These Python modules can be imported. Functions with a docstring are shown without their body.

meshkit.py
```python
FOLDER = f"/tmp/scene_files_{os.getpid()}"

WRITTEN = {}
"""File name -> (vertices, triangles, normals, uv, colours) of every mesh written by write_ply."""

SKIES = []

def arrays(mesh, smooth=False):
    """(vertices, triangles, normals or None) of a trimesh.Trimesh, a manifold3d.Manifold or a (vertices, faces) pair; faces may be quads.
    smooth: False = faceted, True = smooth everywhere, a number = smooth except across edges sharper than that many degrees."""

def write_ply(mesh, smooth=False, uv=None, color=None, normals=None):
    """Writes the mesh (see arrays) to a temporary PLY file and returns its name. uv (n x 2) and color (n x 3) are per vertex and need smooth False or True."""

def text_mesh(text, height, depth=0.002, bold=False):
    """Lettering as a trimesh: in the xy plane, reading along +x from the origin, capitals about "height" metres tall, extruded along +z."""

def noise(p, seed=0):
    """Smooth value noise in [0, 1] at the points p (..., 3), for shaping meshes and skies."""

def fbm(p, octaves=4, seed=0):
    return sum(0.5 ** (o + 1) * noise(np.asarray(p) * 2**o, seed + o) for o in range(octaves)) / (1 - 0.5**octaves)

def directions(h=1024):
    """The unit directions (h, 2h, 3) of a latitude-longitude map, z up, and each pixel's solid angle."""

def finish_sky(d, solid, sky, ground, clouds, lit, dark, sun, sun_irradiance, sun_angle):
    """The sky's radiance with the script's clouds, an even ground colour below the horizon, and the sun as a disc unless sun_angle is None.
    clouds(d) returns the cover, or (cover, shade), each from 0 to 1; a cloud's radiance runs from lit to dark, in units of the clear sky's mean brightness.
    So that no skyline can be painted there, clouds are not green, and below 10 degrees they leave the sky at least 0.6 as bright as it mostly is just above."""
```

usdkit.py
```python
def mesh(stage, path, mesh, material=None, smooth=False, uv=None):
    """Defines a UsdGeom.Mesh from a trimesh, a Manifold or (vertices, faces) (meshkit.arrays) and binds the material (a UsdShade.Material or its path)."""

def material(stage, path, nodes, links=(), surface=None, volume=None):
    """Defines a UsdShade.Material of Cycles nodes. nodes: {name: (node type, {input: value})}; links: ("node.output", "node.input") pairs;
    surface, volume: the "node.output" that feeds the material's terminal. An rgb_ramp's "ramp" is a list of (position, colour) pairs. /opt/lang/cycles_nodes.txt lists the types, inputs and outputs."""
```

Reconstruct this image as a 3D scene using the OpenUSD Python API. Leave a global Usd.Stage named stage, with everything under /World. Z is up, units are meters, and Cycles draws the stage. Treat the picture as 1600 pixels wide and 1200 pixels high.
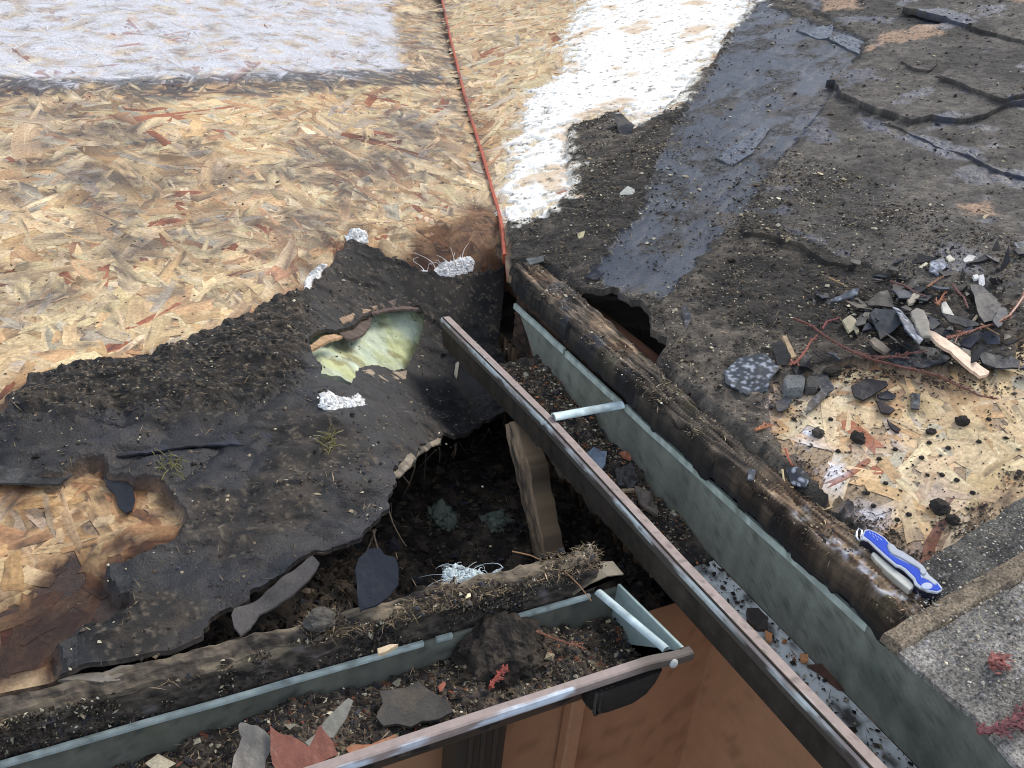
import math, random
import numpy as np
import shapely
from shapely.geometry import Polygon
from scipy.spatial import Delaunay
import usdkit, meshkit
from pxr import Usd, UsdGeom, UsdLux, UsdShade, Sdf, Gf, Vt

stage = Usd.Stage.CreateInMemory()
UsdGeom.SetStageUpAxis(stage, UsdGeom.Tokens.z)
UsdGeom.SetStageMetersPerUnit(stage, 1.0)
UsdGeom.Xform.Define(stage, '/World')
UsdGeom.Scope.Define(stage, '/World/Looks')
rng = np.random.default_rng(11)

# ------------------------------------------------------------------ camera, sky, sun, exposure
EYE = np.array([-0.6609801498, -1.2391112728, 0.6135602244])
AX = np.array([[0.8975124009, -0.4330241495, 0.0834360600],
               [-0.1443918214, -0.4673346103, -0.8722094725],
               [0.4166803236, 0.7707713331, -0.4819637538]])      # right, down, forward
FOC = 1367.56                                                     # in pixels of the 1600 px wide photograph
cam = UsdGeom.Camera.Define(stage, '/World/camera')
cam.CreateHorizontalApertureAttr(36.0)
cam.CreateVerticalApertureAttr(27.0)
cam.CreateFocalLengthAttr(36.0 * FOC / 1600)
cam.CreateClippingRangeAttr((0.02, 1000.0))
cam.CreateExposureAttr(0.95)
m4 = np.eye(4)
m4[0, :3], m4[1, :3], m4[2, :3], m4[3, :3] = AX[0], -AX[1], -AX[2], EYE
cam.AddTransformOp().Set(Gf.Matrix4d(*m4.ravel().tolist()))

SUN = np.array([0.80, 0.22, 0.85]); SUN /= np.linalg.norm(SUN)
sky_mat = usdkit.material(stage, '/World/Looks/sky_look', {
    'sky': ('sky_texture', {'sky_type': 'single_scattering', 'sun_disc': False, 'sun_elevation': float(math.asin(SUN[2])),
                            'sun_rotation': float(math.atan2(SUN[0], SUN[1])), 'aerosol_density': 2.0}),
    'tc': ('texture_coordinate', {}),
    'n': ('noise_texture', {'scale': 2.2, 'detail': 6.0, 'roughness': 0.55}),
    'r': ('rgb_ramp', {'ramp': [(0.36, (0, 0, 0)), (0.6, (1, 1, 1))]}),
    'mx': ('mix_color', {'b': (5.7, 6.2, 7.1), 'use_clamp': False}),
    'mul': ('math', {'math_type': 'multiply', 'value2': 0.8}),
    'bg': ('background_shader', {'strength': 0.10})},
    [('tc.generated', 'n.vector'), ('n.fac', 'r.fac'), ('r.color', 'mul.value1'), ('mul.value', 'mx.fac'), ('sky.color', 'mx.a'),
     ('mx.result', 'bg.color')], surface='bg.background')
sky = UsdLux.DomeLight.Define(stage, '/World/sky')
sky.GetPrim().SetCustomDataByKey('kind', 'structure')
UsdShade.MaterialBindingAPI.Apply(sky.GetPrim()).Bind(sky_mat)
sun = UsdLux.DistantLight.Define(stage, '/World/sun')
sun.CreateIntensityAttr(0.36)
sun.CreateAngleAttr(22.0)
sun.CreateColorAttr(Gf.Vec3f(1.0, 0.95, 0.87))
sun.GetPrim().GetAttribute('inputs:normalize').Set(True) if sun.GetPrim().GetAttribute('inputs:normalize') else sun.CreateNormalizeAttr(True)
zx = SUN; xx = np.cross([0, 0, 1.0], zx); xx /= np.linalg.norm(xx); yx = np.cross(zx, xx)
ms = np.eye(4); ms[0, :3], ms[1, :3], ms[2, :3] = xx, yx, zx
sun.AddTransformOp().Set(Gf.Matrix4d(*ms.ravel().tolist()))

# ------------------------------------------------------------------ helpers
def smooth(x): x = np.clip(x, 0, 1); return x * x * (3 - 2 * x)
def lerp(a, b, t): return a + (b - a) * t
def ray(q):
    q = np.asarray(q, float)
    return ((q[..., :1] - 800) / FOC) * AX[0] + ((q[..., 1:2] - 600) / FOC) * AX[1] + AX[2]
def hit(q, zf):
    """Where the sight lines through photo points q meet the surface z = zf(x, y)."""
    d = ray(np.atleast_2d(q)); t = np.linspace(.3, 5.0, 700)
    P = EYE + d[:, None, :] * t[None, :, None]
    g = P[..., 2] - zf(P[..., 0], P[..., 1])
    k = np.argmax(g < 0, 1); k = np.where(g.min(1) >= 0, 699, np.maximum(k, 1)); i = np.arange(len(k))
    g0, g1 = g[i, k - 1], g[i, k]
    tt = t[k - 1] + (t[k] - t[k - 1]) * np.clip(g0 / np.where(g0 - g1 == 0, 1, g0 - g1), 0, 1)
    return EYE + d * tt[:, None]
def onp(q, n, dd):
    d = ray(np.atleast_2d(q)); n = np.asarray(n, float)
    return EYE + d * ((dd - n @ EYE) / (d @ n))[:, None]
def project(P):
    c = (np.asarray(P) - EYE) @ AX.T
    return np.stack([800 + FOC * c[..., 0] / np.maximum(c[..., 2], .01), 600 + FOC * c[..., 1] / np.maximum(c[..., 2], .01)], -1)
def fb(x, y, s, o=4, seed=0, z=0.0):
    x = np.asarray(x, float)
    return meshkit.fbm(np.stack([x * s + 100, np.asarray(y, float) * s + 100, np.full_like(x, z * s + 50.0)], -1), o, seed)
def fb3(P, s, o=4, seed=0): return meshkit.fbm(np.asarray(P) * s + 77.3, o, seed)
def sdf(x, y, poly):
    """Signed distance to a polygon, positive inside."""
    poly = np.asarray(poly, float)[:, :2]; sh = np.shape(x); x = np.ravel(x); y = np.ravel(y)
    out = np.full(len(x), 1e9); ins = np.zeros(len(x), bool)
    for a, b in zip(poly, np.roll(poly, -1, 0)):
        e = b - a; L = max(e @ e, 1e-12)
        t = np.clip(((x - a[0]) * e[0] + (y - a[1]) * e[1]) / L, 0, 1)
        out = np.minimum(out, (x - a[0] - t * e[0]) ** 2 + (y - a[1] - t * e[1]) ** 2)
        c = (a[1] > y) != (b[1] > y)
        if c.any():
            ins ^= c & (x < (b[0] - a[0]) * (y - a[1]) / (b[1] - a[1] if b[1] != a[1] else 1e-12) + a[0])
    d = np.sqrt(out); return np.where(ins, d, -d).reshape(sh)
def rough(poly, amp, freq, seed=0, step=.004):
    """A polygon with a torn outline."""
    P = np.array(Polygon(np.asarray(poly)[:, :2]).segmentize(step).exterior.coords)[:-1]
    n = np.stack([fb(P[:, 0], P[:, 1], freq, 3, seed) - .5, fb(P[:, 0], P[:, 1], freq, 3, seed + 9) - .5], 1)
    return P + n * 2 * amp
used = {}
def numbered(path):
    k = used.get(path, 0); used[path] = k + 1
    return path if k == 0 else f'{path}_{k:03d}'
def tag(prim, label=None, cat=None, group=None, kind=None):
    for k, v in (('label', label), ('category', cat), ('group', group), ('kind', kind)):
        if v: prim.SetCustomDataByKey(k, v)
    return prim
def thing(name, label, cat, group=None, kind=None):
    x = UsdGeom.Xform.Define(stage, numbered('/World/' + name)); return tag(x.GetPrim(), label, cat, group, kind)
def obj(name, mesh, mat, parent=None, col=None, gls=None, st=None, smooth_=False, **kw):
    """One Mesh prim, with its colour and sheen per vertex."""
    base = str(parent.GetPath()) if parent is not None else '/World'
    path = numbered(f'{base}/{name}')
    v, f = np.asarray(mesh[0], float), np.asarray(mesh[1], int)
    if f.shape[1] == 4: f = np.vstack([f[:, [0, 1, 2]], f[:, [0, 2, 3]]])
    u = np.unique(f)
    if len(u) < len(v):                                            # leave out vertices that no face uses
        full = lambda a: a if a is None or np.ndim(a) == 0 or len(a) != len(v) else np.asarray(a)[u]
        col, gls, st = full(col), full(gls), full(st); f = np.searchsorted(u, f); v = v[u]
    m = usdkit.mesh(stage, path, (v, f), mat, smooth=smooth_)
    pv = UsdGeom.PrimvarsAPI(m)
    if col is not None:
        col = np.broadcast_to(np.asarray(col, float), (len(v), 3))
        pv.CreatePrimvar('col', Sdf.ValueTypeNames.Color3fArray, 'vertex').Set(Vt.Vec3fArray.FromNumpy(np.ascontiguousarray(col, np.float32)))
    if gls is not None:
        pv.CreatePrimvar('gls', Sdf.ValueTypeNames.FloatArray, 'vertex').Set(Vt.FloatArray.FromNumpy(np.ascontiguousarray(np.broadcast_to(gls, (len(v),)), np.float32)))
    if st is not None:
        pv.CreatePrimvar('grain', Sdf.ValueTypeNames.Vector3fArray, 'vertex').Set(Vt.Vec3fArray.FromNumpy(np.ascontiguousarray(st, np.float32)))
    p = m.GetPrim(); tag(p, kw.get('label'), kw.get('cat'), kw.get('group'), kw.get('kind'))
    return p
def joinm(parts):
    V, F, n = [], [], 0
    for v, f in parts: V.append(np.asarray(v, float)); F.append(np.asarray(f) + n); n += len(v)
    return np.vstack(V), np.vstack(F)
def sheet(poly, res, ztop, thick=.003, holes=(), closed=True, pts=None):
    """A sheet with a free outline over the xy plane: top, rim and (closed) underside."""
    pg = Polygon(np.asarray(poly)[:, :2], [np.asarray(h)[:, :2] for h in holes]).buffer(0)
    if pg.geom_type != 'Polygon': pg = max(pg.geoms, key=lambda g: g.area)
    pg = pg.segmentize(res); B = np.vstack([np.array(r.coords)[:-1] for r in (pg.exterior, *pg.interiors)])
    if pts is None:
        x0, y0, x1, y1 = pg.bounds
        gx, gy = np.meshgrid(np.arange(x0, x1, res), np.arange(y0, y1, res * .87)); gx = gx + (np.arange(len(gx)) % 2)[:, None] * res * .5
        pts = np.stack([gx.ravel(), gy.ravel()], 1)
    shapely.prepare(pg); inn = pg.buffer(-res * .45); shapely.prepare(inn)
    pts = pts[shapely.contains_xy(inn, pts[:, 0], pts[:, 1])] if not inn.is_empty else np.zeros((0, 2))
    P = np.vstack([B, pts]); T = Delaunay(P).simplices
    c = P[T].mean(1); T = T[shapely.contains_xy(pg, c[:, 0], c[:, 1])]
    a = P[T]; s = (a[:, 1, 0] - a[:, 0, 0]) * (a[:, 2, 1] - a[:, 0, 1]) - (a[:, 1, 1] - a[:, 0, 1]) * (a[:, 2, 0] - a[:, 0, 0]); T = T[np.abs(s) > 1e-12]; s = s[np.abs(s) > 1e-12]
    T[s < 0] = T[s < 0][:, ::-1]
    z = ztop(P[:, 0], P[:, 1]); V = np.column_stack([P, z])
    E = np.vstack([T[:, [0, 1]], T[:, [1, 2]], T[:, [2, 0]]]); key = np.sort(E, 1); key = key[:, 0] * len(P) + key[:, 1]
    _, first, cnt = np.unique(key, return_index=True, return_counts=True); E = E[first[cnt == 1]]
    n = len(P); Vb = V - np.array([0, 0, 1.0]) * (thick if np.ndim(thick) == 0 else thick)
    W = np.vstack([E[:, [0, 0, 1]] + [0, n, n], E[:, [0, 1, 1]] + [0, n, 0]])
    F = [T, W] + ([T[:, ::-1] + n] if closed else [])
    return np.vstack([V, Vb]), np.vstack(F), n
def sweep(prof, along, frame):
    """A closed profile (N,2) swept along values; frame(p (M,2), s) -> (M,3)."""
    N = len(prof); V = np.vstack([frame(prof, s) for s in along]); F = []
    i, j = np.meshgrid(np.arange(len(along) - 1), np.arange(N), indexing='ij'); i = i.ravel(); j = j.ravel(); k = (j + 1) % N
    F = np.stack([i * N + j, i * N + k, (i + 1) * N + k, (i + 1) * N + j], 1)
    caps = [np.stack([np.zeros(N - 2, int), np.arange(1, N - 1), np.arange(2, N)], 1)]
    caps.append(caps[0][:, ::-1] + (len(along) - 1) * N)
    return V, np.vstack([F[:, [0, 1, 2]], F[:, [0, 2, 3]], *caps])
def strip_profile(line, t):
    """A thin closed profile around a polyline (N,2), thickness t to its left."""
    L = np.asarray(line, float); d = np.gradient(L, axis=0); d /= np.linalg.norm(d, axis=1, keepdims=True)
    return np.vstack([L, (L + np.stack([-d[:, 1], d[:, 0]], 1) * t)[::-1]])
def densify(line, step):
    L = np.asarray(line, float); out = [L[0]]
    for a, b in zip(L[:-1], L[1:]):
        n = max(1, int(np.linalg.norm(b - a) / step)); out += [a + (b - a) * k / n for k in range(1, n + 1)]
    return np.array(out)
def box(x0, x1, y0, y1, z0, z1, b=.001):
    """A box with chamfered edges."""
    c = np.array([(x0 + x1) / 2, (y0 + y1) / 2, (z0 + z1) / 2]); h = np.array([(x1 - x0) / 2, (y1 - y0) / 2, (z1 - z0) / 2])
    import manifold3d as m3
    h = np.maximum(h, b * 1.2); pts = []
    for s in np.ndindex(2, 2, 2):
        s = np.array(s) * 2 - 1
        for k in range(3):
            o = s * (h - b); o[k] = s[k] * h[k]; pts.append(c + o)
    m = m3.Manifold.hull_points(np.array(pts)).to_mesh()
    return np.array(m.vert_properties[:, :3], float), np.array(m.tri_verts, int)
OCT = np.array([[1, 0, 0], [0, 1, 0], [-1, 0, 0], [0, -1, 0], [0, 0, 1], [0, 0, -1]], float)
OCF = np.array([[0, 1, 4], [1, 2, 4], [2, 3, 4], [3, 0, 4], [1, 0, 5], [2, 1, 5], [3, 2, 5], [0, 3, 5]])
def bits(P, size, col, r, flat=.6, lying=False):
    """Many small angular bits as one mesh; size (n,3) half axes."""
    n = len(P); S = np.asarray(size); J = OCT[None] * (1 + r.uniform(-.35, .35, (n, 6, 3)))
    J = J + r.uniform(-.25, .25, (n, 6, 3)); v = J * S[:, None, :]
    a = r.uniform(0, 2 * np.pi, n); tilt = r.normal(0, .25 if lying else .7, n)
    ca, sa, ct, st_ = np.cos(a), np.sin(a), np.cos(tilt), np.sin(tilt)
    x, y, z = v[..., 0], v[..., 1], v[..., 2]
    x, z = x * ct[:, None] - z * st_[:, None], x * st_[:, None] + z * ct[:, None]
    x, y = x * ca[:, None] - y * sa[:, None], x * sa[:, None] + y * ca[:, None]
    V = np.stack([x, y, z], -1) + P[:, None, :]
    F = (OCF[None] + (np.arange(n) * 6)[:, None, None]).reshape(-1, 3)
    return V.reshape(-1, 3), F, np.repeat(col, 6, 0)
def tube(P, R, k=6):
    P = np.asarray(P, float); t = np.gradient(P, axis=0); t /= np.linalg.norm(t, axis=1, keepdims=True) + 1e-12
    a = np.cross(t, [0.31, 0.2, .93]); a /= np.linalg.norm(a, axis=1, keepdims=True) + 1e-9; b = np.cross(t, a)
    an = np.arange(k) * 2 * np.pi / k; R = np.broadcast_to(R, (len(P),))
    V = P[:, None] + R[:, None, None] * (np.cos(an)[None, :, None] * a[:, None] + np.sin(an)[None, :, None] * b[:, None])
    i, j = np.meshgrid(np.arange(len(P) - 1), np.arange(k), indexing='ij')
    F = np.stack([i * k + j, i * k + (j + 1) % k, (i + 1) * k + (j + 1) % k, (i + 1) * k + j], -1).reshape(-1, 4)
    V = np.vstack([V.reshape(-1, 3), P[:1], P[-1:]]); n = len(P) * k; q = np.arange(k)
    c0 = np.stack([np.full(k, n), (q + 1) % k, q], 1); c1 = np.stack([np.full(k, n + 1), n - k + q, n - k + (q + 1) % k], 1)
    return V, np.vstack([F[:, [0, 1, 2]], F[:, [0, 2, 3]], c0, c1])

# ------------------------------------------------------------------ materials
def vc(name, var=.5, scale=400., bump=.15, bscale=500., bdist=.002, rough_=None, metal=0., spec=.5, detail=5., grain=False):
    n = {'a': ('attribute', {'attribute': 'col'}), 'g': ('geometry', {}),
         'n': ('noise_texture', {'scale': scale, 'detail': detail, 'roughness': .62}),
         'mr': ('map_range', {'from_min': .25, 'from_max': .75, 'to_min': 1 - var, 'to_max': 1 + var, 'clamp': True}),
         'mu': ('mix_color', {'blend_type': 'multiply', 'fac': 1.0, 'use_clamp': False}),
         'n2': ('noise_texture', {'scale': bscale, 'detail': 4.0, 'roughness': .6}),
         'b': ('bump', {'strength': bump, 'distance': bdist}),
         'p': ('principled_bsdf', {'metallic': metal, 'specular_ior_level': spec})}
    L = [('n.fac', 'mr.value'), ('a.color', 'mu.a'), ('mr.result', 'mu.b'), ('mu.result', 'p.base_color'),
         ('n2.fac', 'b.height'), ('b.normal', 'p.normal')]
    if grain:
        n['ga'] = ('attribute', {'attribute': 'grain'}); L += [('ga.vector', 'n.vector'), ('ga.vector', 'n2.vector')]
    else:
        L += [('g.position', 'n.vector'), ('g.position', 'n2.vector')]
    if rough_ is None:
        n['gl'] = ('attribute', {'attribute': 'gls'}); L.append(('gl.fac', 'p.roughness'))
    else: n['p'][1]['roughness'] = rough_
    return usdkit.material(stage, '/World/Looks/' + name, n, L, surface='p.BSDF')
M_side = vc('siding_paint', var=.10, scale=30., bump=.06, bscale=300., bdist=.001, rough_=.75, spec=.2)
M_old = vc('aged_paint', var=.3, scale=90., bump=.1, bscale=200., bdist=.002, rough_=.8, spec=.15)
M_deck = vc('deck_surface', var=.55, scale=260., bump=.55, bscale=420., bdist=.003)
M_flake = usdkit.material(stage, '/World/Looks/strand_wood', {
    'a': ('attribute', {'attribute': 'col'}), 'ga': ('attribute', {'attribute': 'grain'}), 'g': ('geometry', {}),
    'n': ('noise_texture', {'scale': 1.0, 'detail': 5.0, 'roughness': .62}), 'mr': ('map_range', {'from_min': .25, 'from_max': .75, 'to_min': .78, 'to_max': 1.22, 'clamp': True}),
    'n2': ('noise_texture', {'scale': 190.0, 'detail': 7.0, 'roughness': .72}), 'mr2': ('map_range', {'from_min': .28, 'from_max': .62, 'to_min': .60, 'to_max': 1.32, 'clamp': True}),
    'n3': ('noise_texture', {'scale': 420.0, 'detail': 3.0, 'roughness': .6}), 'r3': ('rgb_ramp', {'ramp': [(0.0, (.16, .13, .11)), (.29, (.35, .30, .26)), (.36, (1, 1, 1)), (1.0, (1, 1, 1))]}),
    'm1': ('mix_color', {'blend_type': 'multiply', 'fac': 1.0, 'use_clamp': False}), 'm2': ('mix_color', {'blend_type': 'multiply', 'fac': 1.0, 'use_clamp': False}), 'm3': ('mix_color', {'blend_type': 'multiply', 'fac': .8, 'use_clamp': False}),
    'b': ('bump', {'strength': .2, 'distance': .0012}), 'p': ('principled_bsdf', {'roughness': .75, 'specular_ior_level': .25})},
    [('ga.vector', 'n.vector'), ('g.position', 'n2.vector'), ('g.position', 'n3.vector'), ('n.fac', 'mr.value'), ('n2.fac', 'mr2.value'), ('n3.fac', 'r3.fac'), ('a.color', 'm1.a'), ('mr.result', 'm1.b'),
     ('m1.result', 'm2.a'), ('mr2.result', 'm2.b'), ('m2.result', 'm3.a'), ('r3.color', 'm3.b'), ('m3.result', 'p.base_color'), ('n.fac', 'b.height'), ('b.normal', 'p.normal')], surface='p.BSDF')
M_crumb = vc('crumb_earth', var=.35, scale=500., bump=0.1, bscale=600., rough_=.9, spec=.2)
M_metal = vc('painted_metal', var=.16, scale=120., bump=.06, bscale=200., bdist=.002)
M_wood = vc('weathered_wood', var=.5, scale=1.0, bump=.5, bscale=1.0, bdist=.002, rough_=.85, grain=True, spec=.25)
M_felt = vc('bitumen_felt', var=.3, scale=350., bump=.25, bscale=700., bdist=.002, spec=.3)
M_paint = vc('plain_paint', var=.10, scale=60., bump=.05, bscale=90., bdist=.002, rough_=.6)
M_shine = vc('polished_steel', var=.08, scale=300., bump=.03, bscale=300., bdist=.001, metal=.85)
M_gran = vc('mineral_granules', var=.8, scale=420., bump=.7, bscale=520., bdist=.003, rough_=.9, detail=2., spec=.3)
M_leaf = vc('dry_leaf', var=.25, scale=90., bump=.2, bscale=200., bdist=.003, rough_=.5)
M_fung = vc('fungus', var=.12, scale=300., bump=.3, bscale=400., bdist=.002, rough_=.95, spec=.1)
M_wool = vc('insulation_wool', var=.16, scale=90., bump=.35, bscale=420., bdist=.004, rough_=.95, spec=.1)

# ------------------------------------------------------------------ the two roof planes
def sag(x, y): return .16 * smooth((.30 - y) / .32) * smooth((x + .42) / .30)
def zLp(x, y): return .0365 + .09 * (y - .045)
def zL(x, y): return zLp(x, y) - sag(x, y)
def zR(x, y): return .03 + .302 * x + 0 * y
def L(*q): return hit(np.array(q, float).reshape(-1, 2), zL)
def R(*q): return hit(np.array(q, float).reshape(-1, 2), zR)
def crop(ox, oy, s, pts): return np.array(pts, float) / s + [ox, oy]
YA, ZA = -.629, -.0605

# ------------------------------------------------------------------ outlines read off the photograph, laid on the roof planes
VALLEY = [(690, -6), (700, 40), (712, 90), (722, 130), (735, 180), (750, 228), (765, 278), (778, 325), (786, 360), (789, 400), (793, 428)]
ROT = L((-60, 690), (7, 663), (20, 623), (51, 599), (81, 586), (135, 574), (189, 565), (216, 555), (236, 559), (270, 553), (304, 535), (337, 520), (364, 510), (398, 498),
        (405, 481), (442, 467), (479, 456), (506, 430), (530, 398), (550, 382), (565, 380), (582, 388), (599, 387), (607, 404), (632, 412), (663, 428), (690, 434),
        (712, 433), (745, 430), (790, 425), (860, 470), (900, 700), (1000, 900), (880, 870), (640, 935), (338, 1012), (300, 1028), (200, 1048), (100, 1064), (84, 1020), (130, 985), (205, 965), (180, 905), (240, 866), (286, 848), (284, 800), (278, 785),
        (245, 772), (205, 762), (168, 758), (158, 738), (110, 742), (95, 756), (40, 755), (-60, 750))
RIDGE = L((-60, 690), (7, 663), (20, 623), (81, 586), (189, 565), (270, 553), (364, 510), (405, 481), (479, 456), (500, 520), (480, 600), (440, 630), (390, 645), (300, 650), (220, 662), (150, 668), (60, 668), (10, 690))
STRIPE = L((-80, -20), (600, -20), (612, 60), (622, 112), (560, 122), (330, 124), (190, 132), (80, 134), (-80, 132))
BAND = L((-80, 120), (190, 126), (330, 118), (620, 108), (690, 112), (696, 126), (640, 134), (560, 138), (440, 148), (420, 152), (330, 146), (250, 162), (200, 146), (100, 150), (-80, 158))
BROWN = L((-80, 760), (160, 740), (290, 780), (340, 900), (330, 1030), (-80, 1110))
WET = L((-60, 950), (60, 900), (110, 870), (180, 862), (240, 838), (290, 820), (340, 960), (330, 1020), (150, 1080), (-60, 1110))
WET2 = L((560, 430), (600, 400), (640, 385), (690, 350), (740, 322), (775, 330), (790, 360), (795, 440), (700, 440))
JOINT = L((600, 131), (690, 130), (735, 131), (735, 134), (690, 133), (600, 134))
BLACKP = L((95, 1010), (150, 985), (205, 995), (235, 1035), (180, 1060), (90, 1062))
HOLE1 = rough(L((481, 541), (500, 528), (530, 520), (560, 508), (582, 492), (600, 484), (630, 482), (655, 486), (664, 498), (660, 525), (648, 552), (636, 578), (610, 584), (562, 580), (556, 600), (546, 620), (530, 612), (504, 604), (503, 580), (488, 565)), .0028, 50, 3)
HOLE3 = rough(L((318, 1032), (322, 1000), (326, 985), (345, 968), (400, 946), (440, 920), (478, 893), (520, 870), (565, 845), (600, 815), (612, 775), (622, 748), (650, 720), (688, 692), (740, 672), (790, 655), (835, 632), (870, 640), (1010, 800), (1000, 960), (640, 1000), (320, 1060)), .012, 26, 5); HOLE3 = rough(HOLE3, .005, 120, 6, .003)
EDGE_A = L((-900, 1285), (-400, 1172), (0, 1085), (200, 1040), (340, 1009), (640, 936), (900, 873))

STAINS = []
for px_, py_, wx_, wy_ in ((80, 215, 90, 34), (175, 205, 50, 30), (160, 315, 34, 60), (470, 235, 60, 50), (505, 275, 50, 26), (610, 265, 40, 26), (480, 335, 55, 36), (60, 470, 55, 34), (215, 390, 40, 26), (590, 60, 40, 24), (405, 300, 40, 26), (330, 120, 90, 12), (30, 330, 40, 24), (640, 200, 26, 40), (270, 455, 50, 22)):
    a_, b_, c_ = L((px_, py_), (px_ + wx_, py_), (px_, py_ - wy_)); STAINS.append((a_[0], a_[1], np.hypot(*(b_ - a_)[:2]), np.hypot(*(c_ - a_)[:2])))
def keep_view(P, zf, m=90):
    q = project(np.column_stack([P, zf(P[:, 0], P[:, 1])])); c = (np.column_stack([P, zf(P[:, 0], P[:, 1])]) - EYE) @ AX[2]
    return (q[:, 0] > -m) & (q[:, 0] < 1600 + m) & (q[:, 1] > -m) & (q[:, 1] < 1200 + m) & (c > .2)
def grid(x0, x1, y0, y1, r, zf):
    """Grid points: fine where the photograph looks, coarse outside it."""
    gx, gy = np.meshgrid(np.arange(x0, x1, r), np.arange(y0, y1, r)); P = np.stack([gx.ravel(), gy.ravel()], 1); P += rng.uniform(-.2, .2, P.shape) * r
    P = P[keep_view(P, zf)]
    D = np.linalg.norm(np.column_stack([P, zf(P[:, 0], P[:, 1])]) - EYE, axis=1)
    P = P[rng.random(len(P)) < np.clip((1.5 / D) ** 1.6, 0, 1)]
    gx, gy = np.meshgrid(np.arange(x0, x1, .04), np.arange(y0, y1, .04)); Q = np.stack([gx.ravel(), gy.ravel()], 1); Q = Q[~keep_view(Q, zf, 110)]
    return np.vstack([P, Q])

def rotmask(x, y):
    return sdf(x, y, ROT) + .014 * (fb(x, y, 35, 3, 2) - .5) * 2
def leftlook(x, y):
    """Colour, sheen and relief of the left deck below and around its strands."""
    rm = rotmask(x, y); rot = smooth((rm + .004) / .008)
    n1, n2, n3 = fb(x, y, 14, 4, 1), fb(x, y, 70, 4, 3), fb(x, y, 220, 3, 4)
    ridge = smooth(sdf(x, y, RIDGE) / .04 + .25 + (n2 - .5) * 1.2) * rot
    h = rot * (.0015 + .006 * n1 + .003 * n2) + rot * (.010 * np.abs(fb(x * .8 + y * .5, y * 1.6 - x * .5, 9, 3, 9) - .5) * 4 * smooth((.05 - y) / .25) + .004 * smooth((fb(x, y * 2.2 + x * .4, 16, 3, 9) - .5) * 6))
    h = h + ridge * (.001 + .010 * fb(x, y, 28, 4, 8) + .004 * n3)
    edge = np.exp(-(rm / .010) ** 2) * rot
    h = h + edge * .006 * n2
    base = stainL(x, y, np.array([.33, .235, .145]) * (1 + .6 * (n2[..., None] - .5)))
    felt = lerp(np.array([.005, .0055, .009]), np.array([.019, .015, .013]), smooth((n1 - .35) * 3)[..., None])
    earth = lerp(np.array([.008, .0065, .005]), np.array([.056, .042, .029]), smooth((n2 - .3) * 2.2)[..., None])
    dusty = np.maximum(ridge, smooth((fb(x, y, 9, 3, 21) - .50) * 6) * .75)
    upper = smooth((y + .10) / .2)                      # towards the corner: dry brown rot
    dusty = np.maximum(dusty, .55 * upper)
    blk = lerp(felt, earth, dusty[..., None]) * lerp(.42, 1.0, smooth((fb(x, y, 6, 4, 22) - .3) * 2.6))[..., None]
    col = lerp(base, blk, rot[..., None])
    blk = blk * (1 + 1.1 * (n3[..., None] - .5)); bs = smooth((fb(x, y, 11, 4, 23) - .54) * 8)[..., None]; blk = lerp(blk, blk * np.array([2.1, 1.5, 1.0]) + np.array([.008, .004, .001]), bs * .8)
    spk = smooth((n3 - .66) * 14)[..., None] * rot[..., None] * dusty[..., None]
    col = lerp(col, np.array([.20, .16, .11]), spk * .5)
    gls = lerp(.8, lerp(.58, .92, dusty), rot)
    return col, gls, h
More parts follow.
